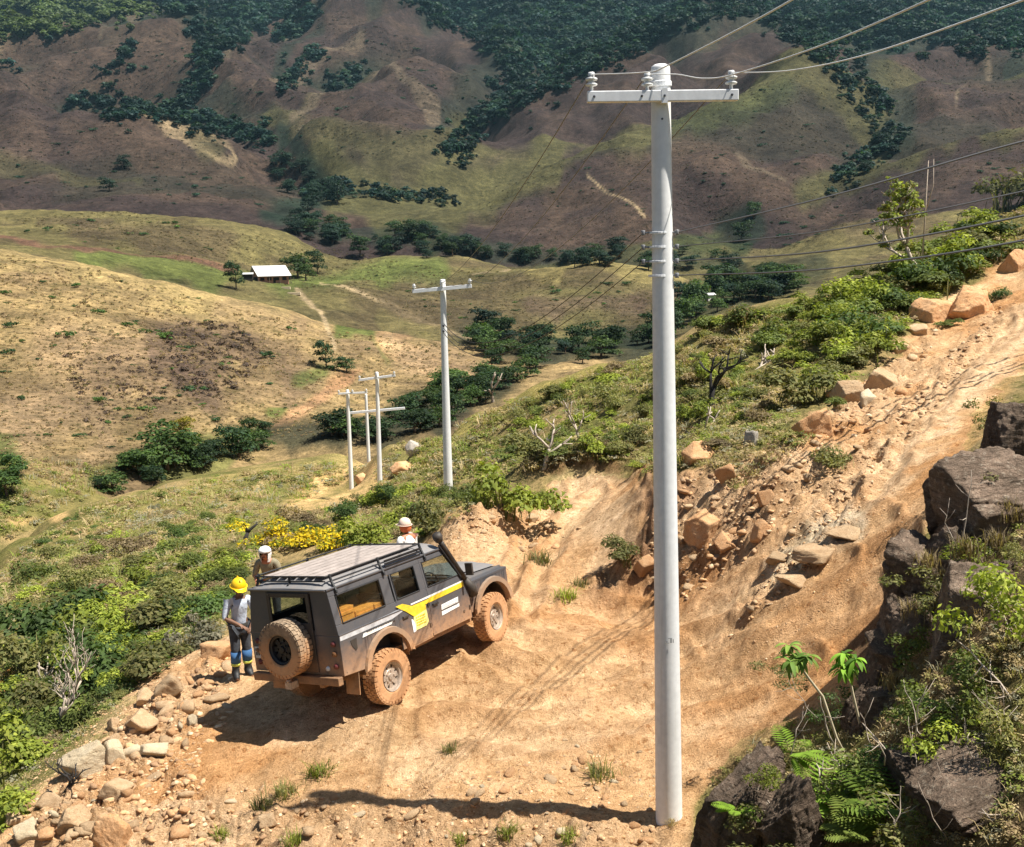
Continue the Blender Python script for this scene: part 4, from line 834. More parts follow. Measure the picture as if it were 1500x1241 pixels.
M_shirtb = flat('shirt_pale_blue', (.50, .55, .64), .85, var=.14, scale=14, bump=.9); M_shirtw = flat('shirt_white', (.74, .74, .72), .85, var=.1, scale=14, bump=.9); M_khaki = flat('shirt_khaki', (.22, .19, .12), .85, var=.2, scale=14, bump=.5); M_trou = flat('trousers_dark', (.04, .045, .055), .85, var=.4, scale=12, bump=.9); M_trbl = flat('trousers_blue', (.035, .11, .25), .85, var=.25); M_boot = flat('boot_black', (.012, .012, .012), .6)
M_vis = flat('reflective_band', (.60, .66, .12), .5); M_hat = flat('helmet_yellow', (.80, .50, .01), .35, var=.04); M_orange = flat('cap_orange', (.62, .15, .05), .7); M_hair = flat('hair_black', (.012, .01, .009), .8); M_strap = flat('strap_dark', (.05, .045, .04), .8); M_palecap = flat('cap_pale', (.66, .50, .40), .8)
def person(loc, face, label, lean=0., arms=None, shirt=M_shirtw, trou=M_trou, skin=M_skin, H=1.72, legs=None, nod=.0):
    """local frame: x forward, y left, z up; face = heading in degrees"""
    e = empty('person', loc, math.radians(face)); tag(e, label, 'person'); k = H/1.72
    cs, sn = math.cos(lean), math.sin(lean)
    def T(x, y, z):                                               # bend above the hips
        if z > .95: dz = z-.95; x, z = x*cs+dz*sn, .95+dz*cs-x*sn
        return (x*k, y*k, z*k)
    J = dict(pelvis=(T(0, 0, .95), (.13, .115)), waist=(T(.0, 0, 1.10), (.125, .10)), chest=(T(.01, 0, 1.28), (.15, .115)), neckb=(T(.0, 0, 1.43), (.075, .07)), neck=(T(.015, 0, 1.49), .052), jaw=(T(.045, 0, 1.56), (.062, .068)), head=(T(.03, 0, 1.63), (.077, .092)), crown=(T(.02, 0, 1.69), (.06, .07)), nose=(T(.125, 0, 1.60), .012))
    Eg = [('pelvis', 'waist'), ('waist', 'chest'), ('chest', 'neckb'), ('neckb', 'neck'), ('neck', 'jaw'), ('jaw', 'head'), ('head', 'crown'), ('head', 'nose')]
    legs = legs or {1: ((.02, .10, .50), (.0, .11, .09)), -1: ((.05, -.10, .50), (.04, -.12, .09))}
    arms = arms or {1: ((.02, .22, 1.13), (.16, .16, .92)), -1: ((.02, -.22, 1.13), (.16, -.16, .92))}
    for s, n in ((1, 'l'), (-1, 'r')):
        sh_ = T(0, s*.185, 1.39); el, wr = [T(*p) for p in arms[s]]; kn, an = [tuple(c*k for c in p) for p in legs[s]]
        J.update({'sh'+n: (sh_, .062), 'el'+n: (el, .043), 'wr'+n: (wr, (.030, .026)), 'hip'+n: ((0, s*.09*k, .90*k), .09), 'kn'+n: (kn, .060), 'an'+n: (an, .042), 'to'+n: ((an[0]+.17*k, an[1]+s*.02, .035*k), (.035, .04)), 'he'+n: ((an[0]-.05*k, an[1], .04*k), .04)})
        Eg += [('neckb', 'sh'+n), ('sh'+n, 'el'+n), ('el'+n, 'wr'+n), ('pelvis', 'hip'+n), ('hip'+n, 'kn'+n), ('kn'+n, 'an'+n), ('an'+n, 'to'+n), ('an'+n, 'he'+n)]
        d = (Vector(wr)-Vector(el)).normalized(); side = d.cross(Vector((0, 0, 1))).normalized(); upv = side.cross(d)
        pm = Vector(wr)+d*.065; J['pa'+n] = (tuple(pm), (.036, .016)); Eg.append(('wr'+n, 'pa'+n))
        for q in range(4):                                        # four fingers curling down, then the thumb
            b0 = pm+d*.03+side*(q-1.5)*.020; ln = (.030, .036, .034, .026)[q]; b1 = b0+d*ln-upv*.006; b2 = b1+d*ln*.7-upv*ln*.8
            for i, p in enumerate((b0, b1, b2)): J[f'f{n}{q}{i}'] = (tuple(p), (.0095, .009, .0075)[i])
            Eg += [('pa'+n, f'f{n}{q}0'), (f'f{n}{q}0', f'f{n}{q}1'), (f'f{n}{q}1', f'f{n}{q}2')]
        tb = Vector(wr)+d*.035-side*.035*s; tt = tb+d*.03-side*s*.018-upv*.012; J['t0'+n] = (tuple(tb), .012); J['t1'+n] = (tuple(tt), .010); Eg += [('wr'+n, 't0'+n), ('t0'+n, 't1'+n)]
    skin_obj('body', J, Eg, skin, e, 2, 'pelvis')
    def cloth(name, keys, edges, grow, mat):
        Jc = {kk: (J[kk][0], tuple(np.array(J[kk][1] if not np.isscalar(J[kk][1]) else (J[kk][1],)*2)+grow)) for kk in keys}; return skin_obj(name, Jc, edges, mat, e, 2, keys[0])
    Jm = {n: (tuple(np.array(J['el'+n][0])*.9+np.array(J['wr'+n][0])*.1), (.046, .044)) for n in 'lr'}; J.update({'cu'+n: Jm[n] for n in 'lr'})
    cloth('shirt', ['waist', 'pelvis', 'chest', 'neckb', 'shl', 'ell', 'cul', 'shr', 'elr', 'cur'], [('pelvis', 'waist'), ('waist', 'chest'), ('chest', 'neckb'), ('neckb', 'shl'), ('shl', 'ell'), ('ell', 'cul'), ('neckb', 'shr'), ('shr', 'elr'), ('elr', 'cur')], .016, shirt)
    tr_ = cloth('trousers', ['pelvis', 'hipl', 'knl', 'anl', 'hipr', 'knr', 'anr'], [('pelvis', 'hipl'), ('hipl', 'knl'), ('knl', 'anl'), ('pelvis', 'hipr'), ('hipr', 'knr'), ('knr', 'anr')], .022, trou)
    for n in 'lr':
        J['bt'+n] = (tuple(np.array(J['an'+n][0])*.55+np.array(J['kn'+n][0])*.45), .05)
        cloth('boot', ['an'+n, 'bt'+n, 'to'+n, 'he'+n], [('bt'+n, 'an'+n), ('an'+n, 'to'+n), ('an'+n, 'he'+n)], .018, M_boot)
    hc_ = Vector(J['head'][0]); return e, J, k, hc_
def headgear(e, c, mat, brim, kind, tilt=0.):
    R = Matrix.Translation(c) @ Matrix.Rotation(tilt, 4, 'Y')
    m = MB().lathe([(.122, -.005), (.128, .0), (.124, .03), (.112, .07), (.080, .112), (.040, .130), (0, .134)], 20, 'Z')
    if brim: m.lathe([(.118, .0), (.150, -.004), (.150, -.012), (.118, -.012)], 20, 'Z').add([(.10, -.11, -.006), (.20, -.07, -.02), (.22, 0, -.022), (.20, .07, -.02), (.10, .11, -.006)], [(0, 1, 2, 3, 4)])
    if kind == 'hard_hat': m.box(-.09, .09, -.010, .010, .085, .137)
    m.v = [tuple(R @ Vector(v)) for v in m.v]; return m.build(kind, mat, e, True)
def face_bits(e, J, hc_):
    for s in (-1, 1):
        MB().lathe([(0, .014), (.010, .010), (.013, 0)], 8, 'X', hc_+Vector((.084, s*.032, -.005))).build('eye', M_hair, e, True)
        MB().lathe([(0, .012), (.02, .008), (.028, 0)], 8, 'Y', hc_+Vector((-.005, s*.080, -.02))).build('ear', M_skin, e, True)
    MB().box(.078, .098, -.022, .022, -.068, -.060).build('mouth', M_hair, e).location = hc_
    MB().lathe([(.088, -.05), (.098, -.01), (.098, .03), (.06, .08), (0, .092)], 16, 'Z', (0, 0, 0), 1.0, 5.28).build('hair', M_hair, e, True).location = hc_+Vector((-.012, 0, .0))
g1 = hit(355, 991); g1[2] -= .03
P1, J1, k1, h1 = person(g1, -60, 'worker in yellow hard hat, pale blue shirt and dark trousers standing behind the wagon', .12, {1: ((.06, .27, 1.14), (.30, .12, 1.02)), -1: ((.05, -.26, 1.13), (.32, -.06, 1.06))}, M_shirtb, M_trou, M_skin, 1.70)
face_bits(P1, J1, h1); headgear(P1, h1+Vector((0, 0, .045)), M_hat, True, 'hard_hat', .25)
for n in 'lr':
    a, b_ = Vector(J1['an'+n][0]), Vector(J1['kn'+n][0])
    MB().tube([a+(b_-a)*.38, a+(b_-a)*.50], [.078, .080], 12).build('reflective_band', M_vis, P1, True); MB().tube([a+(b_-a)*.50, a+(b_-a)*.98], [.083, .090], 12).build('blue_leg_panel', M_trbl, P1, True)
MB().lathe([(.168, -.03), (.172, 0), (.168, .03)], 20, 'Z', Vector(J1['pelvis'][0])+Vector((.01, 0, .03))).build('belt', M_strap, P1, True)
def by_head(px, py, H, d0, d1):                                  # the spot on the ground where a head H metres up shows at (px, py)
    for d in np.linspace(d0, d1, 60):
        p = at(px, py, d); g = zat(p[0], p[1])
        if p[2]-g <= H: break
    return np.array([p[0], p[1], float(g)-.02])
g2 = by_head(394, 803, 1.62, 18.4, 24)
P2, J2, k2, h2 = person(g2, -95, 'person in a white hood bending down behind the rear corner of the wagon roof', .35, {1: ((.10, .25, 1.16), (.34, .14, 1.10)), -1: ((.10, -.25, 1.16), (.34, -.14, 1.12))}, M_khaki, M_trou, M_skin2, 1.74)
face_bits(P2, J2, h2)
hd = MB(); hd.lathe([(.085, -.17), (.105, -.10), (.122, -.02), (.118, .05), (.085, .11), (.04, .132), (0, .138)], 20, 'Z', (-.015, 0, 0), .75, 5.53); hd.build('hood', M_shirtw, P2, True).location = h2
MB().lathe([(.10, .02), (.125, .03), (.118, .07), (.08, .12), (0, .14)], 20, 'Z').build('hood_crown', M_shirtw, P2, True).location = h2
g3 = by_head(596, 763, 1.74, 19, 30)
P3, J3, k3, h3 = person(g3, 140, 'person in white shirt with an orange cap standing on the far side of the wagon', .05, None, M_shirtw, M_trou, M_skin2, 1.72)
face_bits(P3, J3, h3); headgear(P3, h3+Vector((0, 0, .035)), M_palecap, True, 'cap')
MB().lathe([(.09, -.10), (.112, -.05), (.118, .0), (.112, .04)], 18, 'Z', h3+Vector((-.02, 0, 0))).build('neck_cloth', M_orange, P3, True)
# ------------------------------------------------------------------ rocks
def rock_mat(name, c1, c2, stain, bump=.8, strata=0.):
    t = NT(name); t.set(Roughness=.92); t.b.inputs['Specular IOR Level'].default_value = .15; co = t.coord()
    oi = t.n('ShaderNodeObjectInfo'); ad = t.n('ShaderNodeVectorMath', operation='ADD'); t.l(co, ad.inputs[0]); t.l(oi.outputs['Location'], ad.inputs[1]); v = ad.outputs[0]
    a = t.noise(2.2, 8, .65, v); b_ = t.noise(9, 6, .7, v); d = t.noise(40, 4, .7, v)
    c = t.mix(t.ramp(a.outputs[0], [(.35, 0.), (.65, 1.)]).outputs[0], c1, c2); c = t.mix(t.ramp(b_.outputs[0], [(.55, 0.), (.68, .8)]).outputs[0], c, stain)
    c = t.mix(1, c, t.ramp(d.outputs[0], [(.3, .70), (.7, 1.28)]).outputs[0], 'MULTIPLY'); c = t.mix(1, c, t.ramp(oi.outputs['Random'], [(0, .82), (1, 1.15)]).outputs[0], 'MULTIPLY'); t.base(c)
    h = t.math('ADD', b_.outputs[0], t.math('MULTIPLY', d.outputs[0], .4))
    if strata:
        mp = t.n('ShaderNodeMapping'); mp.inputs['Scale'].default_value = (1.2, 1.6, 11); mp.inputs['Rotation'].default_value = (.5, .35, 0); t.l(v, mp.inputs[0]); q = t.noise(1.3, 6, .7, mp.outputs[0]); h = t.math('ADD', h, t.math('MULTIPLY', q.outputs[0], strata)); t.base(t.mix(1, c, t.ramp(q.outputs[0], [(.36, .68), (.62, 1.25)]).outputs[0], 'MULTIPLY'))
    t.bump(h, bump, .05); return t.m
M_rtan = rock_mat('tan_rock', (.47, .31, .175), (.57, .41, .25), (.40, .24, .12)); M_rpale = rock_mat('pale_rock', (.54, .43, .28), (.62, .51, .35), (.50, .37, .22)); M_rdark = rock_mat('dark_rock', (.125, .092, .066), (.28, .20, .145), (.42, .35, .27), 1.3, 1.6); M_rgrey = rock_mat('grey_rock', (.34, .31, .27), (.44, .39, .33), (.22, .19, .15)); M_rorange = rock_mat('orange_rock', (.52, .28, .13), (.60, .37, .20), (.36, .18, .08))
import bmesh
def ico(n):
    bm = bmesh.new(); bmesh.ops.create_icosphere(bm, subdivisions=n, radius=1); V = np.array([v.co[:] for v in bm.verts]); F = np.array([[v.index for v in f.verts] for f in bm.faces]); bm.free(); return V, F
ICO = {n: ico(n) for n in (1, 2, 3, 4, 5, 6)}
def n3(P, sc, seed): return perlin(P[:, 0]*sc+seed*3.1, P[:, 1]*sc+P[:, 2]*sc*.7, seed)+.7*perlin(P[:, 2]*sc-seed, P[:, 0]*sc*.6+P[:, 1]*sc, seed+5)
def ridg(P, sc, seed): return 1-2*np.abs(n3(P, sc, seed)/1.2)
def rock_shape(seed, n=4, planes=6, rough=.03, hard=1., joints=1, block=False):
    r = np.random.RandomState(seed); V, F = ICO[n]; N = r.normal(size=(planes, 3)); d = r.uniform(.62, .95, planes); A_ = np.eye(3) if block else np.linalg.qr(r.normal(size=(3, 3)))[0]; A_ = np.concatenate([A_, -A_])+r.normal(0, .16, (6, 3)); N = np.concatenate([N, A_]); d = np.r_[d, r.uniform(.50, .80, 6)]; N /= np.linalg.norm(N, axis=1)[:, None]
    W = V+.035*np.stack([n3(V, 1.5, seed+k) for k in (11, 12, 13)], 1)*(n >= 3); W /= np.linalg.norm(W, axis=1)[:, None]
    dot = W@N.T; rad = np.min(np.where(dot > .03, d/np.maximum(dot, .03), 9), 1); rad = np.minimum(rad, 1.10)*hard+(1-hard)*.9
    P = V*rad[:, None]; q = P+.08*np.stack([n3(P, 1.6, seed+k) for k in (14, 15, 16)], 1)
    k = 1+rough*1.2*n3(P, 1.6, seed)+rough*.9*ridg(P, 3.3, seed+1)+rough*.55*ridg(P, 8, seed+2)
    if n >= 4: k += rough*.35*ridg(P, 19, seed+3)
    for j in range(joints if n >= 4 else 0):                     # a crack where the block has split
        m_ = r.normal(size=3); m_ /= np.linalg.norm(m_); k -= .09*np.exp(-((q@m_-r.uniform(-.4, .4))/.018)**2)
    return P*k[:, None], F
def rock_mesh(name, seed, mat, n=4, **k):
    P, F = rock_shape(seed, n, **k); return npmesh(name, P, F, mat, False)
ROCKV = {}
def rock_obj(name, px, py, w, h, mat, label, cat='boulder', group=None, seed=None, n=4, depth=None, sink=.35, rot=None, thick=.8):
    """a rock w x h photograph pixels big, its foot on the ground at (px,py)"""
    p = hit(px, py) if depth is None else at(px, py, depth)
    if np.isnan(p[0]): return None
    s = np.linalg.norm(p-CAM)/FPX; seed = seed or int(px*7+py*3)
    if n >= 3 and w*s > .0: me = rock_mesh(name, seed, mat, 5 if h >= 42 else n, rough=.042 if h >= 42 else .03)
    else: me = None
    o = link(name, me); o.scale = (w*s*.5, w*s*.5*thick, h*s*.55); o.rotation_euler = rot or (RS.uniform(-.15, .15), RS.uniform(-.15, .15), RS.uniform(-.5, .5))
    o.location = (p[0], p[1], p[2]+h*s*(.5-sink)); tag(o, label, cat, group); return o
# rim of the bench
for px, py, w, h, lab, mt in [
  (318,962,92,44,'long tan boulder on the bench rim behind the worker in the yellow hat',M_rtan),(250,1012,66,56,'upright tan boulder on the bench rim above the dark green bush',M_rtan),(214,1032,40,34,'small round tan boulder beside the upright boulder on the rim',M_rtan),
  (206,1064,66,44,'cracked tan boulder below the upright boulder on the rim',M_rtan),(166,1066,34,30,'dark topped small boulder at the outer edge of the rim',M_rtan),(166,1088,40,26,'flat-topped tan boulder at the edge beside the green shrubs',M_rtan),
  (126,1124,66,46,'large pale boulder jutting from the rim over the shrubs',M_rpale),(168,1112,34,34,'pale squarish boulder next to the jutting boulder',M_rpale),(222,1104,66,34,'wide flat pale rock lying on the rim rubble',M_rpale),
  (170,1168,66,52,'tan boulder with a black hollow beneath it on the rubble slope',M_rtan),(110,1212,70,62,'brown squared boulder near the bottom corner of the photo',M_rtan),(40,1228,60,48,'pale boulder at the bottom edge of the rubble slope',M_rpale),(165,1238,80,88,'tall tan slab standing on the bottom edge of the rubble',M_rtan),(70,1180,56,36,'tan rock on the outer slope under the dead branches',M_rtan),
  (20,1205,44,30,'small brown rock at the outermost edge of the slope',M_rtan),(282,1064,26,30,'pale tilted stone standing alone on the bench',M_rpale),(392,1206,52,40,'rounded tan boulder beside the weeds on the bench edge',M_rtan),
  # row of boulders along the upper road
  (1192,634,66,52,'orange boulder with a dark split along the upper road edge',M_rorange),(1240,584,52,44,'tan boulder in the row beside the upper road',M_rtan),(1292,570,58,56,'angular tan boulder with a black shaded side by the upper road',M_rtan),(1270,592,32,32,'small pale boulder between larger ones by the upper road',M_rpale),(1225,580,34,22,'low flat rock in the row beside the upper road',M_rtan),
  (1368,470,62,50,'cracked tan boulder up the road behind the power cables',M_rtan),(1422,462,70,60,'big tan boulder at the top of the roadside row',M_rtan),(1345,488,36,20,'low rock at the foot of the cracked boulders',M_rtan),(1485,395,40,50,'tan rock at the right edge of the photo up the road',M_rtan),(1318,516,30,22,'small tan roadside rock below the cracked boulders',M_rtan),
  (1026,782,66,58,'orange angular boulder beside the tall pole on the road bank',M_rorange),(1022,672,62,36,'flat orange slab leaning on the bank behind the tall pole',M_rorange),(1064,702,36,34,'brown rock in dry grass behind the tall pole',M_rorange),(1098,652,26,40,'pale upright stone in the hillside scrub',M_rgrey),
  (945,838,50,44,'orange boulder on the lower bank beside the pole',M_rorange),(1120,740,30,30,'orange rock on the loose bank of the upper road',M_rorange),(1115,790,34,40,'orange lump on the eroded bank above the bench',M_rorange),(1060,800,40,36,'tan lump on the eroded bank near the pole',M_rorange),
  (815,724,34,26,'tan rock at the mouth of the side track',M_rtan),(778,764,36,22,'pale rock on the soil mound beside the side track',M_rtan),(738,752,24,20,'small rock at the top of the soil mound',M_rtan),
  (608,662,46,40,'grey rock beside the second pole on the slope',M_rgrey),(592,692,70,30,'brown rock ledge below the grey rock near the second pole',M_rorange),(810,650,40,50,'weathered pale rock on the skyline hillside beyond the side track',M_rgrey),(530,704,40,26,'orange flat rock at the foot of the far poles',M_rorange)]:
    k_ = 1 if (px > 1000 or 'jutting' in lab) else .70; rock_obj('boulder', px, py, w*k_, h*k_, M_rorange if (mt is M_rtan and (px*7) % 3 == 0) else mt, lab, group=None, sink=.42)
for px, py, w, h, lab in [(1200,812,80,18,'largest pale flat rock bared in the road bed'),(1245,782,70,16,'pale flat rock in the road bed farther up the road'),(1172,846,66,16,'lowest pale flat rock in the road bed'),(1140,822,34,20,'small pale stone beside the flat rocks in the road')]:
    rock_obj('flat_rock', px, py, w, h*1.2, M_rtan, lab, 'rock', thick=.9, sink=.62)

# near dark rocks on the right bank
for px, py, w, h, d, lab, sd_, rot in [(1455,755,160,150,12.4,'dark boulder with a flat sunlit top beside the upper road',3,(.1,-.15,.4)),(1345,855,110,170,12.3,'black shaded rock jutting over the road below the flat topped boulder',8,(.2,-.2,.9)),(1450,945,230,250,10.6,'huge reddish boulder with a pale sunlit edge on the right bank',13,(.1,-.55,.3)),
      (1315,1065,130,150,10.9,'rounded pinkish boulder at the foot of the huge reddish boulder',21,(0,.1,.2)),(1090,1192,112,185,9.4,'dark wedge shaped boulder with a sloping sunlit face beside the pole foot',34,(.1,.45,.3)),(1165,1215,100,170,8.9,'narrow reddish rock leaning behind the wedge shaped boulder',55,(.2,-.3,.6)),(1490,650,90,130,13.6,'brown boulder at the right edge of the photo above the flat topped one',60,(0,.1,.1)),
      (1310,950,90,190,12.0,'black rock face in shade beside the broad leaved plant',71,(.1,.3,.2)),(1465,1165,230,90,7.8,'long charred boulder lying in the bottom corner of the photo',77,(0,-.35,.2)),(1390,740,70,100,12.9,'small black rock beside the flat topped boulder',80,(.3,.1,.5)),
      (1262,1050,60,100,11.4,'low dark rock under the broad leaved plants',83,(0,.2,.5)),(1360,1150,150,90,8.9,'half buried brown rock among the ferns',91,(.1,.2,.3)),(1490,870,110,120,10.8,'brown rock above the huge reddish boulder at the right edge',94,(.2,0,.3))]:
    p = at(px, py, d); s = d/FPX; o = link('boulder', rock_mesh('boulder', sd_, M_rdark, 6, rough=.05, planes=8, block='flat' in lab or 'black' in lab)); o.location = V3(p); o.scale = (w*s*.62, w*s*.55, h*s*.62); o.rotation_euler = rot; tag(o, lab, 'boulder')
rk2 = np.random.RandomState(17)
for k in range(26):
    t_ = rk2.uniform(); x = 1285+(1490-1285)*t_+rk2.uniform(-10, 50); y = 965-(965-700)*t_+rk2.uniform(-10, 70); d = 12.0+1.0*t_-rk2.uniform(0, .5); w = rk2.uniform(36, 95); p = at(x, y, d); s = d/FPX
    o = link('boulder', rock_mesh('boulder', 400+k, M_rdark, 5, rough=.05, planes=7)); o.location = V3(p); o.scale = (w*s*.6, w*s*.5, w*s*rk2.uniform(.4, .8)); o.rotation_euler = tuple(rk2.uniform(-.5, .5, 3)); tag(o, 'broken dark rock packed in the outcrop along the road on the right bank', 'boulder', 'broken rocks of the right-hand outcrop')
# loose stones: countable ones as objects, the crumbs as one ground cover
SV = [npmesh('stone', rock_shape(200+i, 2, planes=7, rough=.03)[0], ICO[2][1], M_rtan) for i in range(6)]+[npmesh('stone', rock_shape(230+i, 2, planes=7, rough=.03)[0], ICO[2][1], M_rpale) for i in range(3)]+[npmesh('stone', rock_shape(250+i, 2, planes=7, rough=.03)[0], ICO[2][1], M_rorange) for i in range(4)]
ZS = [('on the rubble slope at the bench rim', [(20,1235),(120,1120),(240,1000),(330,960),(350,1030),(290,1120),(330,1240)], 100, (6, 34), list(range(0, 7))+list(range(9, 13))),
      ('along the near edge of the bench', [(330,1150),(500,1160),(900,1100),(960,1190),(960,1240),(330,1240)], 72, (6, 24), list(range(0, 7))+[9, 10]),
      ('on the eroded bank of the upper road', [(950,880),(960,700),(1060,690),(1180,620),(1300,520),(1380,480),(1330,580),(1200,720),(1120,800),(1020,880)], 60, (5, 24), list(range(0, 6))+list(range(9, 13))),
      ('on the rough side of the climbing road', [(1060,950),(1140,800),(1330,580),(1450,455),(1495,440),(1400,565),(1300,690),(1230,790),(1110,905)], 34, (5, 18), list(range(0, 6))+[9, 10]), ('on the bare dirt around the tall pole', [(720,1060),(960,1060),(1010,1090),(1010,1200),(800,1130)], 18, (4, 14), range(0, 9)), ('by the side track beyond the wagon', [(660,790),(700,760),(820,720),(880,720),(860,800),(760,820)], 26, (5, 20), list(range(0, 6))+[9, 10])]
def inside(poly, n):
    xs = [p[0] for p in poly]; ys_ = [p[1] for p in poly]; out = []
    while len(out) < n:
        x = RS.uniform(min(xs), max(xs), 200); y = RS.uniform(min(ys_), max(ys_), 200); k = inpoly(x, y, poly); out += list(zip(x[k], y[k]))
    return np.array(out[:n])
TONE = lambda v: 'tan' if v < 6 else 'pale' if v < 9 else 'orange'
for zone, poly, n_, (s0, s1), vs in ZS:
    pts = inside(poly, n_); H_ = hit(pts[:, 0], pts[:, 1]); vs = list(vs)
    for (px, py), p in zip(pts, H_):
        if np.isnan(p[0]): continue
        v = vs[RS.randint(len(vs))]; q = RS.uniform(0, 1)**2.2; r = (s0+(s1-s0)*q)*np.linalg.norm(p-CAM)/FPX*.5
        o = link('stone', SV[v]); o.scale = (r*RS.uniform(.8, 1.5), r*RS.uniform(.6, 1.0), r*RS.uniform(.45, .85)); o.rotation_euler = (RS.uniform(-.4, .4), RS.uniform(-.4, .4), RS.uniform(0, 6.3)); o.location = (p[0], p[1], p[2]+r*.02)
        tag(o, f"{'chunky' if q > .4 else 'small'} loose {TONE(v)} stone {zone}", 'stone', f'loose stones {zone}')
def merged(name, P, S, shapes, mat, colr=None, rotz=True):       # many copies of little shapes as one mesh
    Vs = []; Fs = []; Cs = []; off = 0; which = RS.randint(len(shapes), size=len(P)); a = RS.uniform(0, 6.283, len(P))
    for k, (sv_, sf) in enumerate(shapes):
        i = np.where(which == k)[0]
        if not len(i): continue
        c, s_ = np.cos(a[i]), np.sin(a[i]); L = sv_[None]*S[i][:, None, :] if S.ndim == 2 else sv_[None]*S[i][:, None, None]
        X = L[..., 0]*c[:, None]-L[..., 1]*s_[:, None]; Y = L[..., 0]*s_[:, None]+L[..., 1]*c[:, None]
        V = np.stack([X+P[i, 0][:, None], Y+P[i, 1][:, None], L[..., 2]+P[i, 2][:, None]], -1).reshape(-1, 3)
        Vs.append(V); Fs.append((sf[None]+np.arange(len(i))[:, None, None]*len(sv_)+off).reshape(-1, sf.shape[1])); off += len(V)
        if colr is not None: Cs.append(np.repeat(colr[i], len(sv_), 0))
    return link(name, npmesh(name, np.concatenate(Vs), np.concatenate(Fs), mat, False, np.concatenate(Cs) if colr is not None else None))
gp = []; gs = []
for poly, n_, (a0, a1) in [(ZS[0][1], 3400, (2, 15)), (ZS[1][1], 2600, (1.6, 11)), (ZS[2][1], 3000, (1.8, 13)), (ZS[3][1], 2600, (1.4, 9)), ([(330,1000),(700,930),(1000,940),(1000,1200),(400,1150)], 2200, (1.2, 5)), ([(700,900),(800,720),(900,700),(900,860)], 900, (1.2, 4)), ([(1060,960),(1350,640),(1500,450),(1500,560),(1330,800),(1200,980)], 1500, (1.2, 4.5)), ([(645,800),(680,750),(820,740),(790,790),(700,805)], 1800, (1.5, 6)), ([(20,1235),(130,1115),(245,985),(340,925),(330,905),(220,960),(90,1090),(-10,1200)], 1500, (2, 8))]:
    pts = inside(poly, n_); h_ = hit(pts[:, 0], pts[:, 1]); ok = ~np.isnan(h_[:, 0]); h_ = h_[ok]; gp.append(h_); gs.append((a0+(a1-a0)*RS.uniform(0, 1, len(h_))**8)*np.linalg.norm(h_-CAM, axis=1)/FPX*.5)
gp = np.concatenate(gp); gs = np.concatenate(gs)
t_ = NT('gravel'); t_.set(Roughness=.95); _ca = t_.n('ShaderNodeVertexColor', layer_name='Col'); _cn = t_.noise(30, 5, .7, t_.coord()); t_.base(t_.mix(1, _ca.outputs[0], t_.ramp(_cn.outputs[0], [(.3, .72), (.7, 1.25)]).outputs[0], 'MULTIPLY')); t_.bump(_cn.outputs[0], .6, .02)
gsh = []
for i in range(10):
    v = rock_shape(300+i, 2, planes=4, rough=.03)[0]*np.array([1.3, .8, .6])*np.random.RandomState(i).uniform(.75, 1.25, 3); gsh.append((v+np.array([0, 0, -.25]), ICO[2][1]))
gcol = np.array([(.50,.33,.18), (.52,.31,.155), (.40,.25,.135), (.58,.42,.26), (.32,.19,.10), (.46,.27,.13)])[RS.randint(6, size=len(gp))]*RS.uniform(.8, 1.15, (len(gp), 1))
tag(merged('gravel', gp, gs, gsh, t_.m, gcol), kind='stuff')

# ------------------------------------------------------------------ foliage
def leaf_mat(name, rough=.65, trans=.34, rnd=.35):
    t = NT(name); o = t.t.nodes['Material Output']; t.set(Roughness=rough); t.b.inputs['Specular IOR Level'].default_value = .25
    a = t.n('ShaderNodeVertexColor', layer_name='Col'); oi = t.n('ShaderNodeObjectInfo'); c = t.mix(1, a.outputs[0], t.ramp(oi.outputs['Random'], [(0, 1-rnd), (1, 1+rnd)]).outputs[0], 'MULTIPLY'); t.base(c)
    tr = t.n('ShaderNodeBsdfTranslucent'); t.l(t.mix(1, c, (1.25, 1.3, .6), 'MULTIPLY'), tr.inputs[0]); mx = t.n('ShaderNodeMixShader'); mx.inputs[0].default_value = trans; t.l(t.b.outputs[0], mx.inputs[1]); t.l(tr.outputs[0], mx.inputs[2]); t.l(mx.outputs[0], o.inputs[0]); return t.m
M_leaf = leaf_mat('leaves'); M_bark = flat('bark', (.13, .09, .06), .9, var=.3, scale=12, bump=.5); M_dead = flat('dead_wood', (.40, .33, .26), .85, var=.25, scale=14, bump=.4); M_char = flat('charred_wood', (.02, .017, .015), .9, var=.3, scale=10, bump=.5); M_stem = flat('pale_stem', (.42, .36, .24), .8, var=.2)
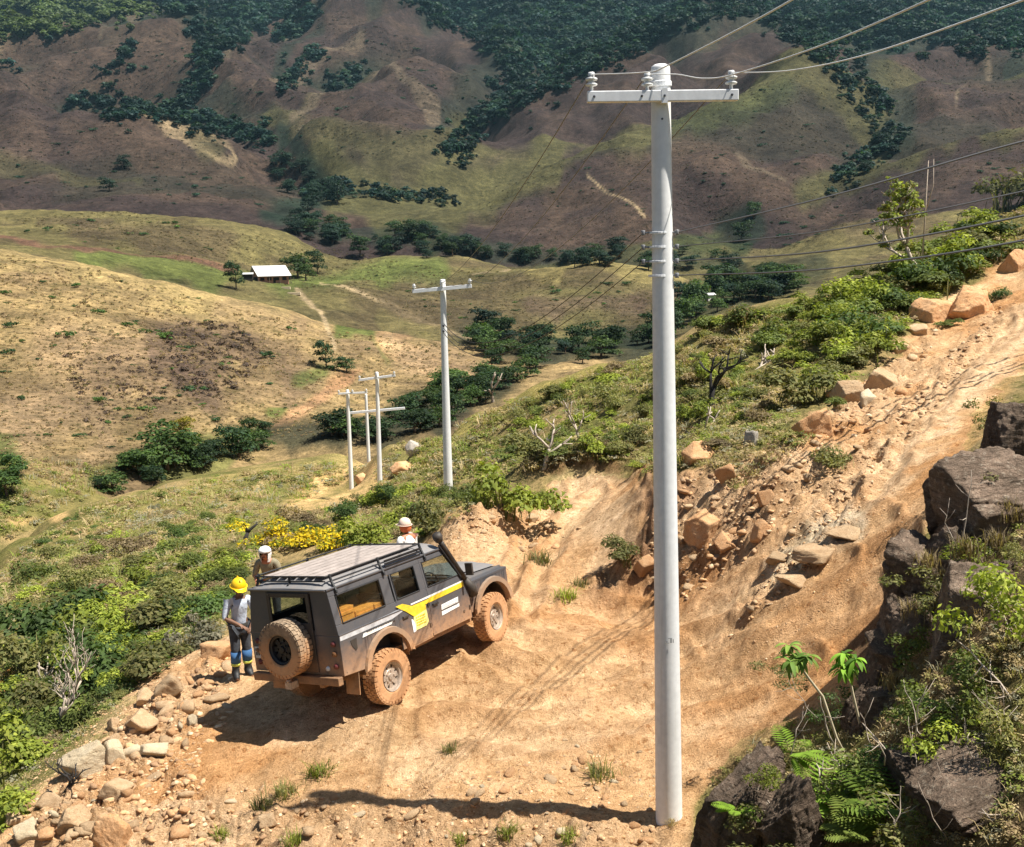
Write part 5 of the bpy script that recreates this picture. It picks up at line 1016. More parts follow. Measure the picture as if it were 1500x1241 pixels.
def leaves(r, lobes, n, size, cols, asp=.5, upw=.35, tv=(.6, 1.35)):
    """n leaf-size quads spread through and over the lobes -> V,F,C"""
    lobes = np.array(lobes, float); vol = (lobes[:, 3]*lobes[:, 4]*lobes[:, 5])**.67; k = r.choice(len(lobes), n, p=vol/vol.sum()); L = lobes[k]
    d = r.normal(size=(n, 3)); d /= np.linalg.norm(d, axis=1)[:, None]; d[:, 2] = np.abs(d[:, 2])*.8+d[:, 2]*.2; rad = 1-.5*r.uniform(0, 1, n)**2.2+r.normal(0, .05, n)
    P = L[:, :3]+d*rad[:, None]*L[:, 3:6]; N = d+r.normal(0, .55, (n, 3))+np.array([0, 0, upw]); N /= np.linalg.norm(N, axis=1)[:, None]
    T = np.cross(N, r.normal(size=(n, 3))); T /= np.linalg.norm(T, axis=1)[:, None]; B = np.cross(N, T); s = size*r.uniform(.6, 1.4, n)[:, None]
    V = np.stack([P-T*s, P-B*s*asp+N*s*.12, P+T*s, P+B*s*asp+N*s*.12], 1).reshape(-1, 3); F = np.arange(4*n).reshape(n, 4)
    cols = np.array(cols, float); tone = r.uniform(*tv, n)[:, None]; kc = (k*7+r.randint(0, 2, n)) % len(cols); C = cols[np.where(r.uniform(0, 1, n) < .65, kc, r.randint(len(cols), size=n))]*tone
    return V, F, np.repeat(C, 4, 0)
def blades(r, n, h, w, spread, cols, droop=.5):
    a = r.uniform(0, 6.283, n); b0 = r.normal(0, spread*.35, (n, 2)); hh = h*r.uniform(.5, 1.1, n); out = spread*r.uniform(.2, 1.1, n); c, s = np.cos(a), np.sin(a); ww = w*r.uniform(.6, 1.3, n)
    m1 = np.stack([b0[:, 0]+c*out*.4, b0[:, 1]+s*out*.4, hh*.65], 1); tp = np.stack([b0[:, 0]+c*out, b0[:, 1]+s*out, hh*(1-droop*r.uniform(0, .6, n))], 1); bs = np.stack([b0[:, 0], b0[:, 1], np.full(n, -.05)], 1); sd = np.stack([-s, c, np.zeros(n)], 1)*ww[:, None]
    V = np.stack([bs-sd, bs+sd, m1+sd*.8, m1-sd*.8, tp+sd*.1, tp-sd*.1], 1).reshape(-1, 3); i = np.arange(n)[:, None]*6; F = np.concatenate([i+np.array([[0, 1, 2, 3]]), i+np.array([[3, 2, 4, 5]])]); C = np.array(cols, float)[r.randint(len(cols), size=n)]*r.uniform(.6, 1.3, n)[:, None]
    return V, F, np.repeat(C, 6, 0)
def join(*parts):
    V = []; F = []; C = []; o = 0
    for v, f, c in parts: V.append(v); F.append(f+o); C.append(c); o += len(v)
    return np.concatenate(V), np.concatenate(F), np.concatenate(C)
GREENS = dict(dark=[(.052, .090, .020), (.075, .12, .028), (.06, .095, .028)], mid=[(.11, .14, .03), (.14, .17, .04), (.09, .12, .03)], lime=[(.20, .24, .03), (.27, .30, .045), (.16, .20, .03)], olive=[(.155, .155, .045), (.20, .185, .065), (.12, .13, .042)], grey=[(.19, .18, .12), (.25, .225, .15), (.15, .15, .09)], dry=[(.25, .19, .095), (.31, .24, .125), (.19, .135, .075)], yellow=[(.62, .44, .01), (.55, .42, .015), (.18, .20, .02)], orange=[(.50, .24, .07), (.42, .30, .07), (.22, .17, .05)])
SH = {}
def shrub_variant(kind, i):
    r = np.random.RandomState(hash(kind) % 1000 if False else sum(map(ord, kind))*13+i); L = []
    for k in range(6+r.randint(4)): L.append((*(r.normal(0, .26, 2)), .10+.32*r.uniform(0, 1), *(np.array([.24, .24, .22])*r.uniform(.7, 1.35))))
    leafy = leaves(r, L, 1300, .042, GREENS[kind], .5, .9, (.7, 1.25)); low = blades(r, 40, .55, .010, .4, GREENS['dry' if kind in ('grey', 'dry') else 'olive'])
    return npmesh('shrub', *join(leafy, low)[:2], M_leaf, False, join(leafy, low)[2])
def tuft_variant(kind, i):
    r = np.random.RandomState(500+sum(map(ord, kind))+i); v = blades(r, 110, .75, .011, .42, GREENS[kind]); return npmesh('grass_tuft', v[0], v[1], M_leaf, False, v[2])
for kd in GREENS: SH[kd] = [shrub_variant(kd, i) for i in range(3)]
TF = {kd: [tuft_variant(kd, i) for i in range(3)] for kd in ('dry', 'olive', 'lime')}
DESC = dict(dark='dark green', mid='mid green', lime='bright lime green', olive='dull olive', grey='grey-green twiggy', dry='dry brown', yellow='yellow-flowering', orange='rusty orange-leaved')
def shrub(px, py, wpx, kind, where, tall=1., name='shrub', label=None, group=None, p=None):
    p = hit(px, py) if p is None else p
    if np.isnan(p[0]): return
    s = wpx*np.linalg.norm(p-CAM)/FPX
    mesh = (TF if name == 'grass_tuft' else SH)[kind][RS.randint(3)]; o = link(name, mesh); o.scale = (s*RS.uniform(.85, 1.1), s*RS.uniform(.85, 1.1), s*tall*RS.uniform(.85, 1.15)); o.rotation_euler = (0, 0, RS.uniform(0, 6.3)); o.location = (p[0], p[1], p[2]-.08*s)
    sz = 'large' if s > 1.6 else 'small' if s < .8 else 'middling'
    noun = 'grass tuft' if name == 'grass_tuft' else 'shrub'
    tag(o, label or f'{sz} {DESC[kind]} {noun} {where}', 'grass tuft' if name == 'grass_tuft' else 'shrub', group or f'{DESC[kind]} {noun}s {where}'); return o
ONE = [ # px, foot py, width px, kind, tall, label
 (205,700,0,'dark',1,''),
 (742,752,100,'lime',1.2,'tall bright green bush at the edge of the side track behind the wagon'),(790,742,50,'lime',1.,'smaller bright green bush beside the tall one at the side track'),(700,735,60,'mid',.9,'mid green bush between the second pole and the tall bright bush'),
 (160,1010,110,'dark',1.0,'big dark green bush below the boulders of the bench rim'),(215,985,90,'olive',1.,'leafy olive bush just under the long rim boulder'),(290,950,80,'grey',1.1,'grey-green bush behind the worker in the yellow hat'),(110,960,80,'dark',.9,'round dark bush on the left slope above the dead trunk'),
 (30,1130,110,'lime',1.1,'bright broad bush in the lower left corner of the photo'),(15,1190,90,'lime',1.,'lowest bright bush against the left edge of the photo'),(90,1080,70,'mid',1.,'mid green bush beside the jutting pale boulder'),(60,1020,60,'lime',.9,'lime bush behind the dead trunk on the left'),
 (390,800,70,'yellow',.9,'bush with yellow blossom above the person in the white hood'),(440,800,80,'yellow',.9,'widest yellow-blossomed bush over the wagon roof rack'),(478,808,60,'yellow',.9,'yellow-blossomed bush nearest the wagon roof'),(545,800,80,'lime',1.,'lime bush with yellow tips behind the wagon roof'),(500,765,60,'dark',1.,'dark bush at the foot of the far poles'),(575,770,60,'lime',1.,'lime bush just left of the orange-capped person'),(640,770,80,'olive',.9,'olive bush right behind the wagon windscreen'),
 (180,930,60,'lime',.7,'yellow-green bush on the left slope above the dark bush'),(130,935,50,'lime',.6,'smaller yellow-green bush on the left slope above the dead trunk'),(30,1010,50,'orange',1.,'rusty orange bush by the dead trunk on the left'),
 (1340,350,0,'mid',1,''),
 (1240,480,60,'lime',1.2,'bright lime bush on the skyline end of the roadside hill'),(1290,455,70,'lime',1.1,'lime bush below the spindly tree on the hill'),(1205,560,60,'lime',.9,'lime shrub among the scrub above the orange road boulder'),(1190,590,90,'olive',.9,'wide olive bush behind the orange road boulder'),(1260,500,90,'dark',1.,'dark bush above the angular road boulder'),(1400,395,80,'lime',1.,'lime bush above the big boulder at the top of the road'),(1350,420,90,'dark',1.1,'dark bush behind the cracked roadside boulders'),(1475,310,80,'olive',1.1,'olive bush on the skyline at the right edge of the photo'),(1450,440,34,'dark',1.,'small dark bush growing beside the topmost roadside boulder'),(1225,600,30,'mid',.9,'small green bush at the side of the orange road boulder'),(1390,478,26,'mid',.9,'small bush in front of the cracked roadside boulders'),(1230,680,60,'olive',.7,'low olive bush on the bank of the upper road'),
 (1175,445,28,'lime',.9,'small round bush alone on the hill skyline'),(920,830,60,'olive',.9,'weedy bush under the eroded bank beside the pole'),(1010,610,50,'lime',.9,'lime bush directly beside the tall pole on the hillside')]
for px, py, w, kd, tl, lab in ONE:
    if w: shrub(px, py, w, kd, '', tl, label=lab, group=None) and None
for o in [o for o in COL.objects if o.name.startswith('shrub') and str(o.get('group', '')).endswith(' ')]: del o['group']
ZV = [('on the left slope below the bench', [(0,1130),(0,860),(120,800),(300,760),(430,750),(480,770),(350,850),(330,930),(230,975),(110,1090)], 120, (26, 66), ['mid','mid','olive','olive','lime','lime','dark','dry']),
      ('in the thicket beside the bench rim', [(0,1120),(0,930),(150,890),(320,900),(300,935),(225,975),(110,1080)], 60, (50, 112), ['mid','dark','olive','lime','mid','lime']),
      ('on the far part of the left slope', [(0,830),(130,745),(300,705),(500,675),(540,690),(430,740),(200,840),(0,900)], 60, (9, 24), ['olive','mid','grey','dry','dark']),
      ('on the hill behind the tall pole', [(690,700),(700,615),(800,572),(950,525),(1050,475),(1200,440),(1300,420),(1280,520),(1180,590),(1060,660),(960,670),(930,690),(850,672),(780,680)], 125, (24, 62), ['olive','mid','mid','lime','lime','dry','olive','lime']),
      ('beside the upper road on the hill', [(1200,500),(1280,400),(1400,350),(1500,300),(1500,360),(1400,420),(1300,500),(1220,560)], 46, (36, 84), ['olive','mid','lime','lime','dark','mid']),
      ('between the wagon and the far poles', [(420,760),(560,730),(700,720),(690,750),(620,790),(520,790),(420,790)], 30, (24, 50), ['olive','mid','lime','dark','dry'])]
for where, poly, n_, (s0, s1), kinds in ZV:
    pts = inside(poly, n_); H_ = hit(pts[:, 0], pts[:, 1])
    for (px, py), p in zip(pts, H_):
        if not np.isnan(p[0]) and np.hypot(p[0], p[1]) < 135: shrub(px, py, s0+(s1-s0)*RS.uniform(0, 1)**1.6, kinds[RS.randint(len(kinds))], where, RS.uniform(.65, 1.05), p=p)
# weeds on the bare dirt
for px, py, w, kd, lab in [(470,1135,60,'lime','green weed patch on the bench in the shadow of the tall pole'),(420,1165,60,'olive','weed patch beside the rounded boulder on the bench edge'),(385,1185,50,'olive','low weeds at the end of the pole shadow'),(325,1232,40,'lime','green tuft at the bottom edge left of the weeds'),(430,1236,40,'lime','green tuft at the bottom edge below the rounded boulder'),(675,1236,46,'lime','green tuft at the bottom edge below the pole shadow'),(745,1226,50,'lime','tallest green tuft at the bottom edge'),(835,1232,46,'lime','green tuft at the bottom edge nearest the pole'),(880,1140,60,'olive','thin weed patch left of the pole foot'),(660,1100,40,'olive','sparse weeds in the middle of the bench'),(790,825,60,'olive','weed strip on the track ahead of the wagon'),(830,880,50,'lime','weed tuft on the bench ahead of the front wheel'),(850,860,40,'olive','weeds under the eroded bank ahead of the wagon'),(985,1210,30,'dry','dry tuft at the foot of the tall pole'),(1470,650,50,'olive','tuft at the road edge by the brown boulder')]:
    shrub(px, py, w, kd if kd in TF else 'olive', '', .6, 'grass_tuft', lab)
for o in [o for o in COL.objects if o.name.startswith('grass_tuft') and str(o.get('group', '')).endswith(' ')]: del o['group']
# undergrowth: leaf litter, grass and low leaves nobody could count
ug = []
def scatter(poly, n_): 
    pts = inside(poly, n_); h_ = hit(pts[:, 0], pts[:, 1]); return h_[~np.isnan(h_[:, 0])]
UP = np.concatenate([scatter(ZV[0][1], 5200), scatter(ZV[2][1], 2600), scatter(ZV[3][1], 5200), scatter(ZV[4][1], 1600), scatter(ZV[5][1], 1300), scatter([(1050,700),(1180,625),(1200,640),(1080,720)], 200), scatter([(770,660),(850,640),(950,650),(1000,660),(940,700),(930,680),(850,680),(770,692)], 700), scatter([(985,690),(1010,640),(1080,600),(1180,590),(1150,640),(1060,690)], 500), scatter([(-10,1215),(60,1130),(140,1060),(230,975),(335,915),(330,900),(200,950),(60,1080),(-20,1150)], 420), scatter([(540,700),(600,640),(640,630),(720,600),(770,640),(760,700),(690,745),(600,740)], 1500), scatter([(0,640),(120,640),(160,710),(20,790),(0,790)], 600), scatter([(1020,1241),(1060,1120),(1250,1010),(1310,900),(1400,750),(1500,660),(1500,1241)], 1500)])
UP = UP[np.hypot(UP[:, 0], UP[:, 1]) < 135]; _cl = fbm(UP[:, 0]*.28+3, UP[:, 1]*.28, 3, 123); UP = UP[(_cl < .22) | (RS.uniform(0, 1, len(UP)) < .22) | (UP[:, 1] < 14)]
ds = np.linalg.norm(UP-CAM, axis=1); us = np.clip(ds/FPX*(5+13*RS.uniform(0, 1, len(UP))**2), .10, 1.0)
ur = np.random.RandomState(77); ush = []
for i in range(8): v = blades(ur, 16, .75, .035, .95, [(1, 1, 1)], .8) if i % 4 == 1 else leaves(ur, [(0, 0, .18, .6, .6, .38), (.3, .2, .2, .4, .4, .35)], 34, .12, [(1, 1, 1)], .55, 1.8, (.85, 1.15)); ush.append((v[0], v[1]))
pk = 1.25*np.array([GREENS['olive'][0], GREENS['olive'][1], GREENS['dry'][0], GREENS['dry'][1], GREENS['mid'][0], GREENS['lime'][2], GREENS['grey'][0], GREENS['dry'][2]])
pn = fbm(UP[:, 0]*.35, UP[:, 1]*.35, 3, 99); ci = np.where(pn > .15, RS.choice([2, 3, 6, 7, 1], len(UP)), RS.choice([0, 1, 4, 5, 0, 6, 2, 3, 1], len(UP)))
tag(merged('undergrowth', UP, us, ush, M_leaf, pk[ci]*RS.uniform(.9, 1.12, (len(UP), 1))), kind='stuff')
# ------------------------------------------------------------------ trees of the valley and the far hills
def crown_geo(seed, n, size, cols, lobes=9, squash=.85, asp=.62):
    r = np.random.RandomState(seed); L = [(0, 0, .48, .32, .32, .36)]
    for k in range(lobes):
        a = r.uniform(0, 6.28); q = r.uniform(.12, .32); z = r.uniform(.16, .80); w = r.uniform(.15, .26); L.append((math.cos(a)*q, math.sin(a)*q, z, w, w, w*squash))
    return leaves(r, L, n, size, cols, asp, .5)
TG = dict(deep=[(.020, .046, .016), (.040, .072, .022), (.024, .050, .022)], leafy=[(.045, .085, .020), (.070, .115, .026), (.032, .062, .018)], teal=[(.014, .036, .026), (.026, .052, .032)], gold=[(.30, .24, .02), (.22, .20, .025)])
TREEV = {k: [npmesh('crown', *crown_geo(900+i*7+len(k), 1300, .034, c)[:2], M_leaf, False, crown_geo(900+i*7+len(k), 1300, .034, c)[2]) for i in range(4)] for k, c in TG.items()}
def trunk_mb(r, dead=False):
    m = MB(); m.tube([(0, 0, -.08), (.01, .0, .15), (-.01, .01, .32), (.02, 0, .5)], [.035, .027, .020, .010], 7)
    for k in range(5): a = r.uniform(0, 6.28); z = r.uniform(.18, .34); m.tube([(0, 0, z), (.12*math.cos(a), .12*math.sin(a), z+.12), (.22*math.cos(a), .22*math.sin(a), z+.24)], [.014, .009, .004], 5)
    return m
BUSHV = {}
for k, c in TG.items():
    BUSHV[k] = []
    for i in range(5):
        r_ = np.random.RandomState(1300+i); L_ = [(*(r_.normal(0, .22, 2)), .12+.22*r_.uniform(), *(np.array([.26, .26, .24])*r_.uniform(.6, 1.3))) for q_ in range(5)]; v_ = leaves(r_, L_, 170, .085, [tuple(np.array(x)*1.25) for x in c], .6); BUSHV[k].append(npmesh('shrub', v_[0], v_[1], M_leaf, False, v_[2]))
TRV = [trunk_mb(random.Random(i)).mesh('trunk', M_bark, True) for i in range(3)]
def tree(px, py, hpx, kind, where=None, label=None, wide=1., group=None, p=None):
    p = hit(px, py) if p is None else p
    if np.isnan(p[0]): return
    h = hpx*np.linalg.norm(p-CAM)/FPX; cm = TREEV[kind][RS.randint(4)]
    e = empty('tree', (p[0], p[1], p[2]-.03*h), RS.uniform(0, 6.3)); e.scale = (h*wide*RS.uniform(.9, 1.1), h*wide*RS.uniform(.9, 1.1), h)
    c = link('crown', cm, e); t = link('trunk', TRV[RS.randint(3)], e)
    tag(e, label or f"{'tall' if hpx > 22 else 'small'} {dict(deep='dark green', leafy='leafy green', teal='blue-green', gold='yellow-leaved')[kind]} tree {where}", 'tree', group or (f'trees {where}' if where else None)); return e
for px, py, h, kd, lab, w in [(346,424,44,'deep','dark upright tree standing left of the white-roofed farmhouse',.8),(436,408,46,'leafy','broad green tree close behind the white-roofed farmhouse',1.2),(465,402,38,'deep','dark tree at the outer end of the farm tree group',1.),(448,412,30,'leafy','lower green tree in front of the farm tree group',1.2),
   (246,690,74,'leafy','largest leafy tree in the gully below the golden hill',1.35),(265,640,30,'gold','yellow-leaved treetop above the gully trees',1.3),(350,672,52,'deep','dark round tree at the upper end of the gully row',1.4),(205,700,46,'leafy','leafy tree in the middle of the gully row',1.4),(165,722,40,'leafy','lower leafy tree in the gully row',1.5),(225,712,34,'deep','dark low tree in front of the gully row',1.5),(300,685,38,'deep','dark tree between the two largest gully trees',1.4),(390,640,26,'deep','small dark tree beyond the gully row by the dirt path',1.3),
   (478,540,44,'deep','dark cone-shaped tree beside the pale track on the golden hill',.9),(508,545,24,'deep','low dark bush tree below the pale track',1.6),(598,353,34,'deep','dark spreading tree alone in the valley floor',1.4),(528,376,34,'deep','round dark tree at the foot of the valley slope',1.3),(488,356,30,'teal','blue-green tree beside the round dark valley tree',1.1),(690,372,32,'teal','blue-green tree on the valley floor behind the second pole',1.1),(180,252,22,'teal','lone dark tree high on the purple hillside',1.1),(160,280,20,'teal','lone dark tree low on the purple hillside',1.4),(1086,355,32,'deep','dark tree on the valley floor right of the tall pole',1.1),(1104,322,26,'deep','small dark tree behind the valley tree right of the pole',1.1),(495,300,40,'teal','tall blue-green tree where the valley narrows',1.),(452,318,34,'teal','blue-green tree left of where the valley narrows',1.),
   (1290,215,20,'teal','small dark tree by the ravine on the far right ridge',1.2),(1268,255,20,'teal','dark tree below the ravine on the far right ridge',1.2),(20,700,40,'leafy','leafy tree at the left edge of the photo',1.3),(10,730,46,'leafy','lower leafy tree at the left edge of the photo',1.3)]:
    tree(px, py, h, kd, label=lab, wide=w)
TZ = [('in the wooded gully behind the second pole', [(480,660),(480,615),(560,640),(590,590),(640,570),(720,560),(800,540),(730,585),(640,630),(560,660)], 40, (24, 44), ['deep','leafy','deep']),
      ('in the green wood along the valley bend', [(690,500),(730,480),(780,510),(900,500),(960,490),(1000,440),(1080,420),(1150,400),(1180,430),(1060,470),(960,515),(800,545),(710,540)], 78, (24, 46), ['deep','deep','leafy','teal']),
      ('in the tree belt across the valley floor', [(380,330),(430,318),(520,345),(640,345),(700,370),(800,380),(900,365),(1000,370),(1090,385),(1080,405),(880,395),(700,385),(520,375)], 88, (12, 26), ['teal','deep','teal']),
      ('in the gully leading up from the valley', [(400,210),(430,240),(500,290),(470,320),(420,290),(385,240)], 20, (12, 22), ['teal']),
      ('on the gully floor below the golden hill', [(120,725),(220,665),(380,630),(400,650),(260,705),(150,735)], 22, (18, 36), ['leafy','deep'])]
for where, poly, n_, (a, b_), ks in TZ:
    pts = inside(poly, n_); H_ = hit(pts[:, 0], pts[:, 1])
    for (px, py), p in zip(pts, H_):
        if not np.isnan(p[0]) and np.hypot(p[0], p[1]) > 95: tree(px, py, RS.uniform(a, b_), ks[RS.randint(len(ks))], where, wide=RS.uniform(1.05, 1.75), p=p)
# scattered scrub on the open hills
HB = [('dotted on the golden hill', [(0,390),(130,400),(300,440),(480,490),(560,520),(430,600),(300,640),(60,690),(0,690)], 70, (8, 22)), ('dotted on the farm hill', [(0,325),(180,315),(400,350),(600,395),(760,410),(700,480),(560,440),(470,410),(300,380),(60,355)], 34, (6, 13)), ('dotted on the purple hillside', [(0,200),(110,185),(330,250),(430,300),(300,305),(0,290)], 34, (6, 13)), ('dotted on the brown mountain spurs', [(60,90),(260,50),(300,130),(420,120),(520,60),(700,90),(700,170),(640,210),(480,220),(340,160),(160,130)], 50, (5, 12)), ('dotted on the ridges right of the pole', [(760,290),(900,220),(1150,120),(1280,210),(1180,290),(1000,330),(850,350)], 36, (5, 12)), ('dotted on the right-hand valley slope', [(1000,345),(1150,320),(1400,230),(1500,200),(1500,250),(1300,330),(1100,380)], 26, (7, 14)), ('dotted on the rounded hill before the wood', [(780,410),(950,400),(1040,430),(950,480),(800,490),(700,480)], 20, (7, 16))]
for where, poly, n_, (a, b_) in HB:
    pts = inside(poly, n_); H_ = hit(pts[:, 0], pts[:, 1])
    for (px, py), p in zip(pts, H_):
        if np.isnan(p[0]) or np.hypot(p[0], p[1]) < 110: continue
        q = a+(b_-a)*RS.uniform(0, 1)**2.6; s = q*np.linalg.norm(p-CAM)/FPX; kd = ('deep', 'leafy')[RS.randint(2)] if p[1] < 700 else 'teal'
        o = link('shrub', BUSHV[kd][RS.randint(5)]); o.scale = (s*RS.uniform(.8, 1.3), s*RS.uniform(.8, 1.3), s*RS.uniform(.55, .95)); o.location = (p[0], p[1], p[2]-.05*s); o.rotation_euler = (0, 0, RS.uniform(0, 6.3))
        tag(o, f"{'rounded' if q > (a+b_)/2 else 'tiny'} {dict(deep='dark green', leafy='green', teal='blue-green')[kd]} shrub {where}", 'shrub', f'scrub {where}')
# the mountain forest reads as one mass
FZ = [([(310,30),(330,-20),(480,-20),(440,12),(350,70),(305,80)], 750), ([(-20,40),(0,-30),(330,-30),(290,22),(200,20),(120,45),(0,62)], 1200), ([(560,-30),(1520,-30),(1520,70),(1400,70),(1280,60),(1180,80),(1100,20),(1000,45),(900,95),(800,140),(720,180),(690,230),(650,215),(700,165),(745,110),(720,75),(640,40)], 5600),
      ([(1180,60),(1260,80),(1330,200),(1290,245),(1230,280),(1215,260),(1290,200),(1230,140)], 260), ([(148,160),(240,158),(330,182),(405,208),(395,222),(320,198),(230,176),(150,178)], 320), ([(400,140),(440,95),(470,70),(475,80),(440,115),(410,145)], 60), ([(280,40),(310,60),(320,120),(290,150),(255,160),(290,110)], 140), ([(150,110),(195,60),(200,75),(170,120)], 40), ([(640,215),(690,215),(700,240),(660,235)], 40)]
fp = []
for poly, n_ in FZ:
    pts = inside(poly, n_); j_ = RS.uniform(0, 1, (n_, 1))**3*14; pts = pts+RS.normal(0, 1, pts.shape)*(2+j_); h_ = hit(pts[:, 0], pts[:, 1]); fp.append(h_[~np.isnan(h_[:, 0])])
fz = scatter([(-20,60),(300,10),(470,0),(700,50),(1000,50),(1500,40),(1500,240),(1150,330),(760,330),(480,300),(420,310),(0,300)], 16000); fzv = interp2(AZ, LR, FOLD, np.arctan2(fz[:, 0], fz[:, 1]), np.log(np.hypot(fz[:, 0], fz[:, 1])))
fzx, fzy = proj(fz); fzk = ~((fzx > 690) & (fzy > 85)) & ~((fzx < 440) & (fzy > 178) & (fzy < 312))
fp.append(fz[fzk & (fzv < .02-.12*RS.uniform(0, 1, len(fz))) & (np.hypot(fz[:, 0], fz[:, 1]) > 1050)])
fp = np.concatenate(fp); fp = fp[np.hypot(fp[:, 0], fp[:, 1]) > 800]; fs_ = np.linalg.norm(fp-CAM, axis=1)/FPX*(4.5+13*RS.uniform(0, 1, len(fp))**1.6)
fr_ = []
for i in range(6):
    v = crown_geo(1500+i, 90, .115, [(1, 1, 1)], 6, asp=.7); fr_.append((v[0]*np.array([1.25, 1.25, 1.])+np.array([0, 0, -.12]), v[1]))
pale = (proj(fp)[0] < 240) & (proj(fp)[1] > 8) & (proj(fp)[1] < 62)
fc = np.where(pale[:, None], np.array([[.060, .082, .032]]), np.array([(.010, .028, .024), (.014, .034, .024), (.020, .040, .024), (.009, .024, .022)])[RS.randint(4, size=len(fp))])*RS.uniform(.55, 1.6, (len(fp), 1))*(1+.35*np.clip(fbm(fp[:, 0]/130, fp[:, 1]/130, 3, 404), -1, 1))[:, None]
tag(merged('forest', fp, fs_, fr_, M_leaf, fc), kind='stuff')

# ------------------------------------------------------------------ farm
M_tin = flat('tin_roof', (.62, .62, .60), .4, .1, var=.06); M_brickw = flat('earth_wall', (.40, .20, .13), .9, var=.2, scale=1.5); M_darkin = flat('shade_opening', (.02, .017, .015), .9)
fpos = hit(397, 414); fe = empty('farmhouse', fpos+np.array([0, 0, -.2]), math.radians(33)); tag(fe, 'white-roofed farmhouse with earth walls on the green hill between trees', 'farmhouse')
MB().box(-6.5, 6.5, -3.2, 3.2, -.8, 2.7).build('wall', M_brickw, fe)
for x in (-4.8, -1.8, 1.4, 4.6): MB().box(x-.9, x+.9, -3.26, -3.19, .9, 2.2).build('window', M_darkin, fe)
MB().box(-.2, .8, -3.27, -3.19, -.2, 2.1).build('door', M_darkin, fe); MB().box(-6.56, -6.49, -2.4, 2.0, .6, 2.4).build('door', M_darkin, fe)
rfm = MB().prism([(-7.2, -4.6, 2.75), (-7.2, 1.6, 6.9), (-7.2, 4.6, 4.0), (-7.2, 4.6, 3.85), (-7.2, 1.6, 6.7), (-7.2, -4.6, 2.6)], (14.4, 0, 0)); rfm.build('roof', M_tin, fe); MB().prism([(-6.5, -3.1, 2.7), (-6.5, 1.6, 6.5), (-6.5, 3.2, 4.6), (-6.5, 3.2, 2.7)], (13, 0, 0)).build('gable_wall', M_brickw, fe)
for x in (-6.9, -2.3, 2.3, 6.9): MB().box(x-.1, x+.1, -4.4, -4.2, -.6, 2.5).build('veranda_post', M_bark, fe)
sp_ = hit(363, 410); se = empty('shed', sp_, .2); tag(se, 'small pale shed between the farmhouse and the dark upright tree', 'shed'); MB().box(-2, 2, -1.5, 1.5, -.5, 2.1).build('wall', M_darkin, se); MB().prism([(-2.3, -1.9, 2.1), (-2.3, 1.8, 2.7), (-2.3, 1.8, 2.6), (-2.3, -1.9, 2.0)], (4.6, 0, 0)).build('roof', M_tin, se)
for px, py, w, lab in [(419,424,3.4,'pale stone trough in front of the farmhouse'),(431,433,5.,'long pale trough on the grass below the farmhouse')]:
    q = hit(px, py); o = MB().box(-w/2, w/2, -.8, .8, -.3, .7).box(-w/2+.15, w/2-.15, -.65, .65, .7, .72).build('trough', M_rpale, None, bevel=.1); o.location = q; tag(o, lab, 'trough')
q = hit(1040, 441); he = empty('hut', q, .4); tag(he, 'tiny white hut at the end of a pale track beyond the rounded hill', 'hut'); MB().box(-1.6, 1.6, -1.3, 1.3, -.4, 2).build('wall', M_white, he); MB().prism([(-1.9, -1.7, 1.9), (-1.9, 0, 2.7), (-1.9, 1.7, 1.9)], (3.8, 0, 0)).build('roof', M_tin, he)

# ------------------------------------------------------------------ single plants and dead wood near the camera
def branchy(r, m, p, d, L, rad, depth, up_=.15, n=3, gn=.5):
    p = Vector(p); d = Vector(d).normalized(); pts = [p]; q = p
    for k in range(3): d = (d+Vector((r.gauss(0, .22), r.gauss(0, .22), r.gauss(up_*.4, .15)))).normalized(); q = q+d*L/3; pts.append(q)
    m.tube(pts, [rad, rad*.86, rad*.74, rad*.6], 6); ends = [(q, d, rad)]
    if depth > 0:
        for k in range(n):
            dd = (d+Vector((r.gauss(0, gn), r.gauss(0, gn), r.gauss(up_, gn*.7)))).normalized(); ends += branchy(r, m, pts[r.choice([2, 3, 3])], dd, L*r.uniform(.55, .8), rad*.58, depth-1, up_, n, gn)
    return ends
def dead_tree(px, py, h, mat, label, seed, lean=(0, 0, 1), depth=3, name='dead_tree', rad=.06, dpt=None, cat='dead tree', up_=.15):
    p = hit(px, py) if dpt is None else at(px, py, dpt); s = h*np.linalg.norm(p-CAM)/FPX; m = MB(); branchy(random.Random(seed), m, (0, 0, -.1*s), lean, s*.5, s*rad, depth, up_); o = m.build(name, mat, None, True); o.location = V3(p); tag(o, label, cat); return o
dead_tree(1045,600,85,M_char,'charred dead tree with bare forked limbs on the hillside behind the tall pole',4,(-.1,0,1),3,rad=.06,up_=.0); dead_tree(1100,545,60,M_dead,'bleached fallen branch beside the charred tree',9,(.9,.2,.35),2); dead_tree(1020,640,60,M_dead,'pale bent dead branch just right of the tall pole',12,(.8,-.2,.4),2); dead_tree(795,690,80,M_dead,'grey dead stump with broken limbs above the side track cut',15,(.3,0,1),2,rad=.05); dead_tree(850,650,70,M_dead,'pale dead stump on the hillside right of the side track',17,(.2,0,1),2,rad=.035); dead_tree(720,590,50,M_dead,'grey leafless sapling on the far skyline behind the second pole',20,(0,0,1),2)
dead_tree(80,1085,150,M_dead,'pale dead trunk with bare twigs among the bushes at the left',23,(.02,0,1),4,rad=.026,up_=.35); dead_tree(30,1040,90,M_dead,'leaning dead branch at the left edge of the photo',25,(.8,0,.5),2,rad=.04); dead_tree(85,1170,60,M_char,'dark tangled roots under the pale jutting boulder',28,(.5,-.3,.6),3,rad=.06)
dead_tree(355,800,50,M_char,'burnt snag sticking up beside the yellow-blossomed bushes',31,(.1,0,1),1,rad=.09)
